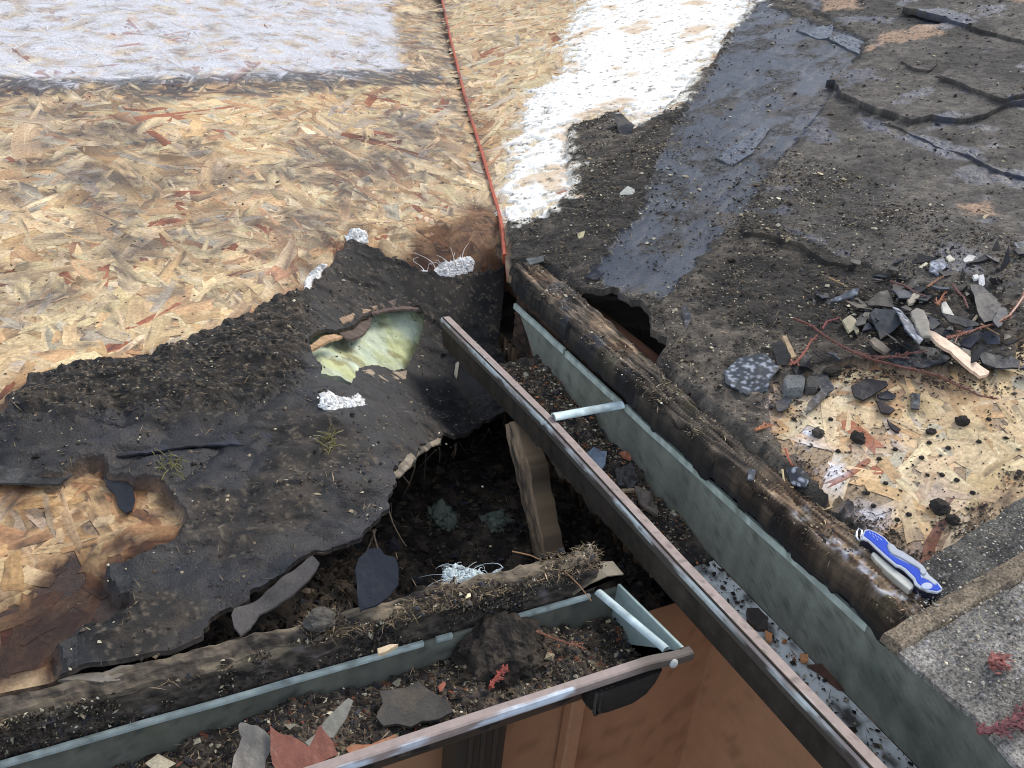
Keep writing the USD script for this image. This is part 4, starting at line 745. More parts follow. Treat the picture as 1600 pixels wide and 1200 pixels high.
for k, cc in enumerate(cells):
    pg = rough(Rl(.014, *cc), .0022, 60, 15 + k)
    V, F, n = sheet(pg, .0026, lambda x, y: zR(x, y) + .014 - .003 * k + .003 * (fb(x, y, 10, 3, 165) - .5) + .0022 * fb(x, y, 300, 2, 166), .006); x, y = V[:, 0], V[:, 1]
    nn, n3 = fb(x, y, 30, 4, 167), fb(x, y, 420, 2, 168); c = lerp(np.array([.16, .148, .130]), np.array([.30, .275, .245]), smooth((nn - .3) * 2.2)[:, None]) * (1 + 1.1 * (n3[:, None] - .5)); obj('shingle', (V, F), M_gran, gsh, c)

# ------------------------------------------------------------------ the pocket knife
kn = thing('pocket_knife', 'closed pocket knife with shiny blue handle and silver blade on the eave board', 'knife')
KH = .025
def kz(*p): return np.array(p, float) / 8.889 + [1320, 810]
def prism(px, h0, h1, ch=.0007, raw=None):
    """A plate with a chamfered upper edge, parallel to the right roof."""
    P = Polygon(hit(np.asarray(px, float), lambda x, y: zR(x, y) + h1)[:, :2] if raw is None else raw).buffer(0)
    if P.area > 4e-5: P = P.buffer(.0009).buffer(-.0018).buffer(.0009).simplify(.00015)
    if P.geom_type != 'Polygon': P = max(P.geoms, key=lambda g: g.area)
    A = np.array(P.exterior.coords)[:-1]; n = len(A); c = np.roll(A, -1, 0) - np.roll(A, 1, 0); nr = np.stack([c[:, 1], -c[:, 0]], 1); nr /= np.linalg.norm(nr, axis=1, keepdims=True) + 1e-12
    if not P.exterior.is_ccw: nr = -nr
    I = A - nr * ch
    ring = lambda Q, h: np.column_stack([Q, zR(Q[:, 0], Q[:, 1]) + h])
    V = np.vstack([ring(A, h0), ring(A, h1 - ch), ring(I, h1)]); j = np.arange(n); k = (j + 1) % n
    if P.exterior.is_ccw: q = lambda a: np.stack([a * n + j, a * n + k, (a + 1) * n + k, (a + 1) * n + j], 1)
    else: q = lambda a: np.stack([a * n + k, a * n + j, (a + 1) * n + j, (a + 1) * n + k], 1)
    T = Delaunay(I).simplices; cc = I[T].mean(1); T = T[shapely.contains_xy(Polygon(I).buffer(1e-6), cc[:, 0], cc[:, 1])]
    a = I[T]; sg = (a[:, 1, 0] - a[:, 0, 0]) * (a[:, 2, 1] - a[:, 0, 1]) - (a[:, 1, 1] - a[:, 0, 1]) * (a[:, 2, 0] - a[:, 0, 0]); T[sg < 0] = T[sg < 0][:, ::-1]
    F = np.vstack([q(0)[:, [0, 1, 2]], q(0)[:, [0, 2, 3]], q(1)[:, [0, 1, 2]], q(1)[:, [0, 2, 3]], T + 2 * n]); return V, F
BLUE, STEEL = [.014, .060, .46], [.50, .52, .56]
body = [(235, 225), (270, 155), (330, 140), (430, 180), (560, 258), (625, 330), (700, 420), (820, 500), (1000, 590), (1110, 680), (1180, 780), (1300, 880), (1365, 960), (1350, 1000), (1290, 1030), (1150, 1010), (1050, 965), (975, 905), (955, 840), (830, 715), (760, 670), (715, 660), (560, 530), (430, 410), (330, 310), (240, 280)]
obj('liner', prism(kz(*[(a - 6, b + 78) for a, b in body]), KH - .014, KH - .0125, .0003), M_shine, kn, STEEL, .25)
obj('spring_block', prism(kz(*[(a, b + 10) for a, b in body]), KH - .0125, KH - .0022), M_shine, kn, [.035, .036, .06], .3)
obj('handle_rim', prism(kz(*body), KH - .0024, KH - .0004), M_shine, kn, STEEL, .18)
inset = [(262, 235), (285, 175), (335, 155), (425, 192), (552, 268), (612, 338), (590, 372), (602, 430), (640, 490), (705, 530), (820, 590), (950, 652), (1040, 705), (1062, 790), (1090, 830), (1180, 800), (1290, 890), (1345, 960), (1335, 985), (1285, 1005), (1155, 985), (1065, 940), (1005, 885), (978, 815), (850, 690), (770, 640), (725, 632), (575, 505), (445, 388), (340, 292)]
V, F = prism(kz(*inset), KH - .001, KH + .0002); cs = np.array(BLUE) * np.ones((len(V), 1)); obj('handle_scale', (V, F), vc('blue_enamel', .25, 500, .03, 400, .001, .25, 0., .5), kn, cs)
obj('blade_back', prism(kz((594, 345), (640, 340), (690, 365), (735, 420), (800, 448), (940, 535), (1095, 650), (1140, 715), (1135, 755), (1105, 775), (1075, 770), (1048, 735), (1040, 690), (900, 610), (770, 535), (675, 495), (625, 450), (600, 400)), KH - .006, KH + .0012), M_shine, kn, [.40, .42, .46], .32)
obj('bolster', prism(kz((1085, 795), (1120, 770), (1165, 775), (1290, 885), (1285, 915), (1240, 915), (1165, 855), (1095, 825)), KH - .006, KH + .0008), M_shine, kn, [.44, .46, .50], .3)
th_ = np.linspace(0, 2 * np.pi, 24)[:-1]; obj('pivot', prism(kz(*[(1142 + 82 * np.cos(t), 932 + 50 * np.sin(t)) for t in th_]), KH - .001, KH + .0010), M_shine, kn, [.45, .49, .60], .3)
obj('folded_tool', prism(kz((368, 490), (395, 455), (440, 480), (600, 610), (760, 745), (900, 845), (968, 925), (955, 965), (905, 990), (820, 925), (690, 815), (560, 700), (425, 570)), KH - .012, KH - .0052), M_shine, kn, [.56, .55, .48], .35)
obj('tool_tang', prism(kz((430, 600), (570, 712), (700, 830), (820, 935), (905, 1000), (880, 1010), (810, 960), (680, 865), (540, 735), (430, 625)), KH - .0128, KH - .0095), M_shine, kn, [.30, .31, .29], .35)
lo = hit(kz((205, 240)), lambda x, y: zR(x, y) + KH - .004)[0]; P_ = hit(kz((240, 170), (195, 140), (165, 190), (158, 250), (190, 300), (230, 300)), lambda x, y: zR(x, y) + KH - .003); obj('lanyard_loop', tube(np.vstack([P_, P_[:1]]), .0011, 6), M_shine, kn, STEEL, .25)
for k, (a, b) in enumerate(((350, 200), (390, 215), (430, 240), (470, 262), (400, 255), (450, 290), (505, 290))):
    obj('engraving', prism(kz((a - 14, b - 16), (a - 8, b - 18), (a + 12, b + 10), (a + 7, b + 13)), KH - .0004, KH + .0004, .0001), M_shine, kn, [.55, .62, .85], .3)

# ------------------------------------------------------------------ loose pieces on the right roof
def cl(*p): return np.array(p, float) / 4.444 + [1240, 370]
def c6(*p): return np.array(p, float) / 2.963 + [1060, 380]
FELTC, SLATE = (.014, .016, .022), (.16, .18, .23)
def piece(px, lift, col, label, cat, name, thick=.0022, seed=0, curl=.004, var=.9, zf=zR, mat=None, tilt=(0, 0), gls=.5, amp=.0012, speck=0, res=.0035):
    o = hit(np.asarray(px, float), lambda x, y: zf(x, y) + lift)[:, :2].mean(0)
    zt = lambda x, y: zf(x, y) + tilt[0] * (x - o[0]) + tilt[1] * (y - o[1])
    V, F = slab(px, zt, lift, thick, seed, curl, res, amp); n1, n3 = fb3(V, 45, 4, seed), fb3(V, 230, 2, seed + 3)
    c = np.array(col) * (.40 if mat is None else 1) * (1 + var * (n1[:, None] - .5)); dust = smooth((fb3(V, 30, 4, seed + 7) - .58) * 8); c = lerp(c, np.array([.10, .08, .06]), (dust * .55)[:, None])
    if speck: c = lerp(c, np.array([.42, .45, .52]), (smooth((n3 - .55) * 8) * speck)[:, None])
    return obj(name, (V, F), mat or M_felt, None, c, gls, label=label, cat=cat)
SH = [
 (cl((525, 540), (570, 490), (740, 520), (760, 600), (690, 660), (600, 720), (580, 650)), .022, (.050, .060, .075), 'blue-grey curled felt shard left of the grey weathered sliver head', 1, (.2, .1), 0),
 (cl((430, 590), (500, 490), (535, 500), (500, 600), (440, 615)), .018, FELTC, 'narrow purple-black felt shard right of the beige bark chip', 2, (-.3, 0), 0),
 (cl((500, 460), (600, 390), (650, 370), (690, 450), (700, 500), (620, 480), (520, 480)), .024, (.032, .026, .024), 'brown-black felt shard arching above the blue-grey curled shard', 3, (0, .3), 0),
 (cl((640, 830), (780, 755), (980, 780), (1085, 840), (1060, 872), (890, 920), (700, 890)), .014, (.034, .038, .045), 'large flat dark felt shard lying under the long red twig', 4, (0, 0), .15),
 (cl((1280, 800), (1450, 760), (1570, 870), (1560, 920), (1400, 920), (1310, 880)), .013, (.026, .031, .045), 'long blue-black felt shard right of the pale pink wood sliver', 5, (0, .1), .1),
 (cl((1170, 720), (1290, 660), (1310, 690), (1230, 770), (1160, 750)), .020, (.040, .050, .080), 'small blue felt shard beside the fan end of the curved twig', 6, (.1, .3), 0),
 (cl((1225, 330), (1300, 340), (1440, 470), (1430, 560), (1320, 600), (1270, 500)), .022, (.026, .024, .030), 'big black felt shard standing in debris near the far right twig', 7, (-.2, .1), 0),
 (cl((1380, 590), (1430, 490), (1480, 500), (1490, 560), (1420, 640)), .026, (.035, .045, .080), 'upright dark blue felt shard crossed by the far right twig', 8, (-.4, .2), 0),
 (cl((1020, 540), (1160, 560), (1300, 620), (1200, 640), (1080, 600)), .020, (.024, .026, .032), 'slim black felt shard right of the white wedge chip', 9, (.1, 0), 0),
 (cl((225, 455), (370, 380), (460, 360), (445, 400), (320, 440)), .022, (.17, .19, .22), 'pale grey slate-like sliver catching the light above the red twig', 10, (.3, .3), .5),
 (cl((690, 490), (740, 510), (820, 620), (900, 720), (870, 745), (780, 650)), .028, (.13, .16, .22), 'speckled blue-grey strip leaning against the grey wood sliver', 11, (-.6, .2), .8),
 (cl((945, 180), (1040, 150), (1065, 210), (1000, 275), (940, 250)), .020, (.17, .20, .28), 'speckled pale blue shingle chunk at the top of the debris heap', 12, (.1, .2), .9),
 (cl((400, 1040), (500, 990), (640, 1010), (650, 1040), (560, 1100), (480, 1140), (420, 1110)), .007, (.026, .022, .028), 'rounded purple-black felt piece lying alone on bare strand board', 13, (0, 0), 0),
 (cl((580, 1090), (650, 1060), (710, 1110), (690, 1130), (590, 1118)), .006, (.030, .036, .055), 'small blue-black felt tab tucked beside the rounded felt piece', 14, (0, 0), 0),
 (c6((605, 535), (640, 560), (690, 610), (722, 670), (640, 750), (590, 805), (598, 740), (660, 680), (600, 590)), .008, (.040, .043, .048), 'bent grey-black felt strip curving around the grey shingle block', 16, (0, 0), .2),
 (c6((520, 560), (600, 510), (622, 520), (600, 575), (550, 605)), .018, (.020, .022, .028), 'black felt flap just below the red twig tip', 17, (0, .2), 0),
 (c6((210, 600), (280, 530), (400, 510), (470, 580), (420, 640), (410, 690), (320, 705), (220, 665)), .014, (.060, .075, .095), 'broad blue-grey granule-speckled shingle piece left of the debris', 18, (0, 0), .65),
 (c6((445, 740), (500, 710), (527, 730), (500, 768), (460, 778)), .008, (.050, .052, .066), 'small grey felt flake below the grey shingle block', 19, (0, 0), .1),
 (c6((430, 470), (480, 450), (520, 520), (500, 560), (460, 565)), .018, (.035, .033, .030), 'dark dusty felt flap under the tan wood stick', 20, (.2, 0), 0),
 (c6((1080, 690), (1120, 700), (1115, 770), (1076, 768)), .006, (.060, .062, .062), 'tiny square grey felt tab alone on the strand board', 21, (0, 0), .2),
 (c6((915, 730), (945, 740), (1000, 780), (975, 800), (935, 790)), .004, (.045, .025, .028), 'thin dark purple flake stuck below the rounded felt piece', 22, (0, 0), 0),
 (c6((965, 815), (1030, 860), (1010, 872), (985, 850)), .004, (.040, .024, .030), 'pointed dark purple flake on strand board beside the red strand', 23, (0, 0), 0),
 (c6((1550, 0), (1620, -10), (1630, 60), (1580, 50)), .018, (.045, .065, .11), 'blue shard at the right edge above the debris heap', 24, (0, .3), .3),
 (c6((200, 1070), (0, 0), (0, 0)) if False else c6((500, 1050), (560, 1040), (610, 1090), (590, 1130), (520, 1110)), .012, (.05, .06, .085), 'frosted blue-black lump beside the white mould patches', 25, (.2, .2), .9),
 (np.array([(958, 180), (972, 178), (992, 196), (988, 205), (975, 222), (966, 205)]), .018, (.022, .026, .036), 'dark blue felt shard leaning at the edge of the white patch', 26, (0, .3), 0),
 (np.array([(925, 422), (945, 428), (932, 438), (915, 432)]), .016, (.04, .048, .065), 'small slate-blue flake near the top of the ragged black hole', 27, (.1, .2), .1),
 (np.array([(822, 404), (850, 399), (850, 408), (828, 414)]), .016, (.15, .16, .14), 'grey-green flat chip above the start of the eave board', 28, (0, 0), .2),
 (np.array([(1065, 482), (1074, 478), (1080, 500), (1070, 520)]), .014, (.05, .055, .075), 'slim upright slate flake right of the ragged black hole', 29, (.3, 0), .2),
 (np.array([(1168, 735), (1180, 738), (1176, 755), (1167, 752)]), .014, (.12, .13, .15), 'small grey flake standing on the middle of the eave board', 30, (0, 0), .3)]
for px, lift, col, lab, sd, tl, sp_ in SH: piece(px, lift, col, lab, 'felt shard', 'felt_shard', seed=sd * 7, tilt=tl, speck=sp_)
CHIP = [
 (cl((338, 590), (390, 555), (430, 590), (452, 660), (400, 692), (370, 650)), (.42, .36, .23), 'beige bark chip above the long red twig'), (cl((1025, 470), (1050, 455), (1118, 540), (1075, 552), (1040, 520)), (.62, .58, .48), 'white wedge-shaped wood chip right of the grey sliver head'),
 (cl((1058, 145), (1085, 130), (1120, 165), (1080, 180)), (.62, .57, .45), 'cream chip touching the speckled blue chunk'), (cl((1178, 160), (1215, 130), (1265, 140), (1235, 178), (1190, 178)), (.60, .56, .50), 'white oval chip right of the speckled blue chunk'),
 (cl((1242, 275), (1275, 265), (1290, 290), (1255, 298)), (.64, .62, .58), 'smaller of two white chips side by side near the right twig'), (cl((1290, 275), (1318, 272), (1328, 330), (1305, 350), (1288, 320)), (.64, .62, .60), 'taller of two white chips side by side near the right twig'),
 (c6((480, 432), (498, 430), (548, 522), (524, 532)), (.48, .33, .18), 'tan wood stick poking up left of the red twig tip'), (cl((525, 715), (560, 700), (620, 740), (672, 790), (640, 815), (560, 770)), (.16, .125, .09), 'curled dull brown leaf scrap under the large red twig'),
 (cl((1240, 580), (1270, 540), (1285, 552), (1255, 590)), (.50, .40, .24), 'small golden chip beside the slim black shard'), (cl((870, 210), (920, 175), (935, 185), (890, 218)), (.50, .44, .30), 'straw-coloured splinter left of the speckled blue chunk'),
 (cl((785, 440), (830, 400), (880, 410), (830, 470), (800, 475)), (.40, .34, .25), 'light brown curled chip at the head of the grey sliver'), (cl((1320, 420), (1370, 390), (1420, 440), (1340, 450)), (.11, .105, .075), 'olive brown leaf scrap upon the big black shard'),
 (np.array([(1506, 336), (1520, 330), (1545, 338), (1535, 347), (1512, 345)]), (.42, .32, .19), 'tan wood chip on the old shingles near the right edge'), (np.array([(1240, 306), (1256, 309), (1256, 313), (1241, 310)]), (.42, .33, .20), 'thin tan splinter on the dirt below the felt strip'),
 (np.array([(968, 303), (980, 292), (992, 297), (984, 312), (972, 312)]), (.42, .42, .36), 'pale fungus-like chip beside the felt strip'), (np.array([(902, 366), (914, 362), (912, 370), (904, 374)]), (.46, .40, .22), 'pair half of yellow husks above the eave board'),
 (np.array([(590, 1015), (608, 1009), (622, 1008), (606, 1018), (592, 1022)]), (.60, .46, .28), 'pale tan wood chip on the decayed board by the short gutter'), (np.array([(712, 568), (718, 562), (714, 592), (710, 584)]), (.40, .34, .25), 'slim pale splinter standing in rot left of the long lip')]
for k, (px, col, lab) in enumerate(CHIP):
    zf = zR if k < 16 else ((lambda x, y: -.012 + 0 * x) if k == 16 else zL)
    piece(px, .018 if k < 12 else .012, col, lab, 'chip', 'wood_chip', .004, 300 + k * 5, .003, .5, zf, M_leaf, (.15, .1), amp=.0008, res=.003)
# the grey and pink sliver
V, F = slab(cl((815, 520), (850, 500), (905, 515), (940, 590), (945, 650), (1010, 680), (1130, 760), (1350, 945), (1345, 958), (1290, 972), (1150, 860), (1000, 745), (950, 690), (890, 690), (850, 620)), lambda x, y: zR(x, y) + .01 * np.sin((x - y) * 30), .024, .004, 51, .003, .0035); q = project(V)
c = lerp(np.array([.30, .265, .21]), np.array([.60, .42, .29]), smooth((q[:, :1] - 1448) / 14)) * (1 + .5 * (fb3(V, 60, 3, 52)[:, None] - .5)); obj('wood_sliver', (V, F), M_leaf, None, c, label='long wood sliver, grey weathered head and fresh pink tail, on the debris', cat='wood sliver')
# grey block
bl = thing('shingle_block', 'grey square shingle block with dark clod attached on bare strand board', 'shingle block')
obj('block', prism(c6((488, 630), (500, 608), (578, 606), (588, 622), (584, 668), (500, 676)), .002, .017, .002), M_deck, bl, [.135, .14, .135], .9)
obj('block', prism(c6((588, 630), (600, 608), (650, 612), (655, 650), (640, 670), (590, 668)), .002, .013, .002), M_deck, bl, [.060, .055, .050], .9)

# twigs
def twig(px, lift, r, col, label, zf=zR, seed=0, side=(), scaly=True, name='cedar_twig'):
    rr = np.random.default_rng(900 + seed); mesh = []; cols = []
    for k, line in enumerate([px, *side]):
        q = densify(np.asarray(line, float), 4.0); P = hit(q, lambda x, y: zf(x, y) + lift); P[:, 2] += .004 * (fb(P[:, 0], P[:, 1], 30, 2, seed) - .5); R_ = 1.25 * r * np.linspace(1, .55, len(P)) * (.7 if k else 1)
        mesh.append(tube(P, R_, 5)); cols.append(np.tile(np.array(col), (len(mesh[-1][0]), 1)))
        if scaly:
            i = rr.integers(0, len(P) - 1, len(P) * 3); B = P[i] + rr.normal(0, r * .6, (len(i), 3)); t = P[np.minimum(i + 1, len(P) - 1)] - P[np.maximum(i - 1, 0)]; t /= np.linalg.norm(t, axis=1, keepdims=True) + 1e-9
            sd = np.cross(t, [0, 0, 1.0]) * np.where(rr.random(len(i)) < .5, 1, -1)[:, None]; dr = t * .75 + sd * .65 + [0, 0, .15]; ln = r * rr.uniform(1.8, 3.6, len(i))[:, None]
            a = np.cross(dr, [0, 0, 1.0]); a /= np.linalg.norm(a, axis=1, keepdims=True) + 1e-9
            V = np.stack([B, B + dr * ln * .5 + a * r * .6, B + dr * ln, B + dr * ln * .5 - a * r * .6, B + dr * ln * .5 + [0, 0, r * .5]], 1); f = np.array([[0, 1, 4], [1, 2, 4], [2, 3, 4], [3, 0, 4], [0, 2, 1], [0, 3, 2]])
            mesh.append((V.reshape(-1, 3), (f[None] + (np.arange(len(i)) * 5)[:, None, None]).reshape(-1, 3))); cols.append(np.repeat(np.array(col) * rr.lognormal(0, .3, (len(i), 1)), 5, 0))
    V, F = joinm(mesh); return obj(name, (V, F), M_leaf, None, np.vstack(cols), label=label, cat='twig')
RED, ORG = (.125, .045, .030), (.30, .11, .045)
twig(cl((0, 560), (150, 640), (280, 720), (420, 800), (560, 860), (680, 890), (830, 920), (1000, 960), (1100, 1010), (1200, 1060), (1290, 1110), (1410, 1130)), .024, .0016, RED, 'longest reddish cedar twig sweeping across the debris onto bare board', seed=1, side=[cl((560, 850), (700, 830), (800, 815), (930, 800)), cl((420, 790), (520, 830), (640, 835), (800, 845))])
twig(cl((1610, 360), (1590, 420), (1550, 480), (1500, 550), (1400, 610), (1280, 640), (1180, 670), (1050, 710)), .030, .0015, (.24, .09, .05), 'curved reddish twig with fan-shaped end at the right edge', seed=2, side=[cl((1180, 665), (1140, 690), (1120, 735)), cl((1220, 655), (1160, 660), (1130, 650)), cl((1200, 668), (1120, 685), (1060, 695))])
twig(cl((670, 310), (780, 340), (860, 390), (930, 410)), .022, .0014, (.14, .06, .05), 'short dark red twig above the blue-grey curled shard', seed=3)
twig(cl((200, 640), (230, 590), (320, 560)), .020, .0012, (.20, .045, .045), 'hooked crimson sprig left of the beige bark chip', seed=4)
twig(cl((1000, 470), (1030, 420), (1060, 375)), .024, .0014, ORG, 'small orange sprig above the white wedge chip', seed=5, side=[cl((1000, 470), (990, 420)), cl((1025, 440), (1060, 430))])
twig(cl((1100, 330), (1180, 420), (1210, 500)), .022, .0014, (.16, .06, .05), 'drooping red twig between the two white chips and the slim shard', seed=6)
twig(cl((930, 345), (985, 305), (1045, 268)), .020, .0013, (.26, .12, .06), 'short orange-brown twig below the speckled blue chunk', seed=7)
twig(cl((0, 880), (40, 850), (80, 800), (110, 740), (165, 685)), .022, .0015, (.26, .08, .05), 'red twig with crumpled tip left of the black felt flap', seed=8, side=[cl((0, 880), (-20, 850)), cl((20, 862), (40, 890)), cl((10, 870), (-30, 885))])
twig(cl((245, 285), (300, 310), (360, 335)), .018, .0011, (.36, .22, .10), 'thin straw-brown stick lying in dirt above the slate sliver', seed=9, scaly=False)
twig(cl((1300, 605), (1360, 640), (1430, 680)), .030, .0010, (.30, .17, .08), 'thin bare stick crossing the curved right twig', seed=10, scaly=False)
twig(np.array([(1180, 672), (1195, 668), (1208, 664)]), .014, .0016, (.42, .16, .07), 'orange frond tip beside the dirt near the eave board', seed=11, side=[np.array([(1186, 670), (1196, 662)])])
twig(np.array([(1228, 700), (1232, 715), (1238, 728)]), .012, .0013, (.34, .09, .04), 'short orange-red sprig next to the upper white mould patch', seed=12)
twig(np.array([(1222, 735), (1224, 750), (1228, 760), (1240, 762)]), .014, .0011, (.46, .36, .18), 'pale straw bent over the edge of the eave board', seed=13, scaly=False)
zA_ = lambda x, y: zgA(x, y)
twig(np.array([(838, 985), (860, 994), (885, 1004), (915, 1013)]), .016, .0012, (.22, .09, .05), 'brown forked twig in the dark end of the short gutter', zA_, 14, [np.array([(895, 1007), (912, 1004)])])
twig(np.array([(766, 1073), (776, 1058), (784, 1048), (792, 1040)]), .018, .0018, (.24, .055, .04), 'upright crimson cedar frond in the short gutter', zA_, 15, [np.array([(772, 1064), (784, 1060)]), np.array([(777, 1056), (790, 1051)]), np.array([(783, 1049), (794, 1045)])])
twig(np.array([(800, 862), (830, 868), (856, 879), (880, 892), (905, 915), (924, 940)]), .030, .0008, (.24, .13, .06), 'long hair-thin brown stem arching over the rotted corner', lambda x, y: -.05 + 0 * x, 16, scaly=False)
twig(np.array([(1548, 1036), (1558, 1025), (1566, 1030), (1572, 1022)]), .022, .0026, (.22, .075, .06), 'small red leaf spray on the grey shingles', seed=17, side=[np.array([(1550, 1036), (1572, 1040)]), np.array([(1552, 1046), (1566, 1034)])])
twig(np.array([(1528, 1142), (1555, 1138), (1580, 1128), (1605, 1110)]), .022, .0026, (.17, .055, .055), 'long dark red frond at the right edge of the grey shingles', seed=18, side=[np.array([(1555, 1138), (1575, 1145)]), np.array([(1575, 1130), (1600, 1136)])])

# ------------------------------------------------------------------ leaves, bark and felt lying in the short gutter and on the rot
def g4(*p): return np.array(p, float) / 4.0 + [330, 980]
pl = lambda z0, ax=0., ay=0.: (lambda x, y: z0 + ax * (x + .62) + ay * (y + .70))
piece(g4((368, 612), (410, 640), (452, 662), (500, 668), (540, 690), (575, 715), (612, 746), (640, 690), (660, 640), (682, 608), (705, 650), (732, 682), (760, 722), (775, 760), (795, 800), (690, 845), (600, 885), (500, 960), (420, 920), (380, 850), (366, 760)), 0, (.185, .062, .036), 'large brown maple leaf with two pointed lobes in the short gutter', 'leaf', 'maple_leaf', .0008, 401, .006, .5, pl(-.045, .1, .35), M_leaf, amp=.0006, res=.003)
piece(g4((168, 640), (185, 622), (215, 620), (250, 640), (292, 652), (345, 690), (372, 730), (372, 790), (345, 850), (330, 920), (240, 1000), (130, 960), (142, 850), (180, 780), (195, 720), (172, 672)), 0, (.115, .105, .09), 'grey crumpled bark piece left of the maple leaf', 'bark', 'bark_piece', .004, 402, .016, .7, pl(-.055, 0, .3), M_leaf, amp=.0015, res=.003)
piece(g4((585, 725), (630, 690), (700, 600), (790, 510), (858, 448), (888, 466), (872, 515), (842, 580), (800, 640), (762, 692), (720, 690), (650, 705), (610, 750)), 0, (.20, .19, .155), 'curled grey felt strip standing behind the maple leaf', 'felt strip', 'felt_strip', .002, 403, .006, .5, pl(-.060, 0, .5), M_leaf, amp=.0008, res=.003)
piece(g4((1050, 400), (1120, 392), (1220, 372), (1292, 338), (1380, 400), (1480, 468), (1512, 530), (1420, 585), (1320, 590), (1250, 625), (1150, 610), (1080, 620), (1030, 560), (1075, 480)), 0, (.060, .056, .050), 'flat dusty dark felt plate in the middle of the short gutter', 'felt plate', 'felt_plate', .003, 404, .004, .8, pl(-.086, .05, .12), M_felt, amp=.0012, res=.003, gls=.8)
piece(g4((840, 760), (900, 740), (1000, 735), (1090, 700), (1150, 672), (1160, 690), (1090, 740), (960, 790), (860, 800)), 0, (.26, .10, .04), 'narrow orange-brown leaf edge along the lip of the short gutter', 'leaf', 'leaf_scrap', .0008, 405, .003, .5, pl(-.052, 0, .1), M_leaf, res=.003)
piece(g4((1420, 370), (1450, 335), (1470, 350), (1450, 400), (1430, 410)), 0, (.24, .075, .045), 'tiny red leaf scrap beside the dirt clump', 'leaf', 'leaf_scrap', .0008, 406, .002, .4, pl(-.075), M_leaf, res=.003)
piece([(162, 742), (176, 738), (190, 744), (206, 762), (212, 780), (206, 798), (196, 802), (186, 792), (178, 770), (166, 758)], .006, (.022, .026, .036), 'torn blue-black felt tab hanging over the stained strand board', 'felt tab', 'felt_tab', .002, 407, .004, .6, zL, gls=.5)
piece([(560, 872), (575, 856), (592, 858), (600, 868), (618, 874), (624, 890), (622, 915), (608, 932), (590, 946), (562, 956), (558, 920), (556, 890)], 0, (.024, .034, .055), 'smooth blue-black felt piece upright in the large hole', 'felt piece', 'felt_piece', .002, 408, .003, .5, pl(-.075, 0, .9), gls=.55)
piece([(366, 990), (362, 972), (366, 960), (395, 942), (430, 920), (455, 892), (488, 866), (500, 880), (482, 905), (455, 930), (430, 945), (405, 960), (392, 985), (376, 1000)], .012, (.062, .057, .055), 'curled grey tongue of felt at the left end of the large hole', 'felt flap', 'felt_flap', .0025, 409, .012, .7, zLp, M_felt, tilt=(0, .25), gls=.85)
piece([(90, 1062), (130, 1052), (160, 1052), (190, 1040), (225, 1040), (228, 1050), (200, 1066), (165, 1068), (130, 1066)], .004, (.15, .13, .105), 'lifted grey splinter layer on the stained board above the eave', 'board layer', 'splinter_layer', .003, 410, .006, .8, zL, M_leaf)
piece([(300, 826), (312, 822), (313, 829), (303, 833)], .004, (.22, .22, .26), 'small pale lilac chip on the smooth black felt', 'chip', 'wood_chip', .002, 411, .001, .4, zL, M_leaf)
piece([(383, 600), (394, 586), (398, 590), (390, 612), (384, 614)], .014, (.045, .07, .095), 'small slate-blue leaf-shaped flake on the rotted ridge', 'flake', 'slate_flake', .002, 412, .002, .4, zL)
for k, (px, cw, lab) in enumerate([([(905, 714), (930, 700), (948, 706), (946, 726), (938, 738), (920, 728)], (.17, .21, .27), 'pale blue-grey felt shard in the long gutter under the strap'), ([(962, 730), (985, 722), (1000, 752), (990, 762), (966, 760)], (.030, .026, .024), 'black felt slab in the long gutter below the blue-grey shard'),
     ([(992, 760), (1010, 766), (1025, 790), (1028, 805), (1012, 798), (996, 778)], (.11, .085, .062), 'split brown bark strip in the long gutter past the black slab'), ([(970, 766), (990, 764), (992, 767), (972, 771)], (.34, .24, .13), 'tan stick across dirt in the long gutter'),
     ([(968, 708), (984, 709), (986, 717), (974, 714)], (.42, .15, .08), 'bright orange-red frond bit in the long gutter'), ([(1168, 950), (1185, 950), (1200, 965), (1200, 982), (1185, 984), (1166, 970)], (.035, .025, .020), 'dark brown clod resting on the pale worn gutter bottom'),
     ([(1196, 985), (1206, 990), (1206, 1004), (1198, 1002)], (.50, .22, .09), 'upper orange crumb in the long gutter'), ([(1250, 1022), (1262, 1024), (1262, 1034), (1252, 1033)], (.50, .22, .09), 'lower orange crumb in the long gutter'), ([(1262, 1038), (1300, 1036), (1312, 1056), (1330, 1078), (1310, 1076), (1282, 1050)], (.09, .04, .025), 'dark reddish wet leaf against the long gutter back wall')]):
    piece(px, .010 if k < 5 else .004, cw, lab, 'gutter scrap', 'gutter_scrap', .004 if k != 5 else .012, 430 + k * 3, .003, .7, zgB, M_leaf, res=.003, tilt=(.2, .1))

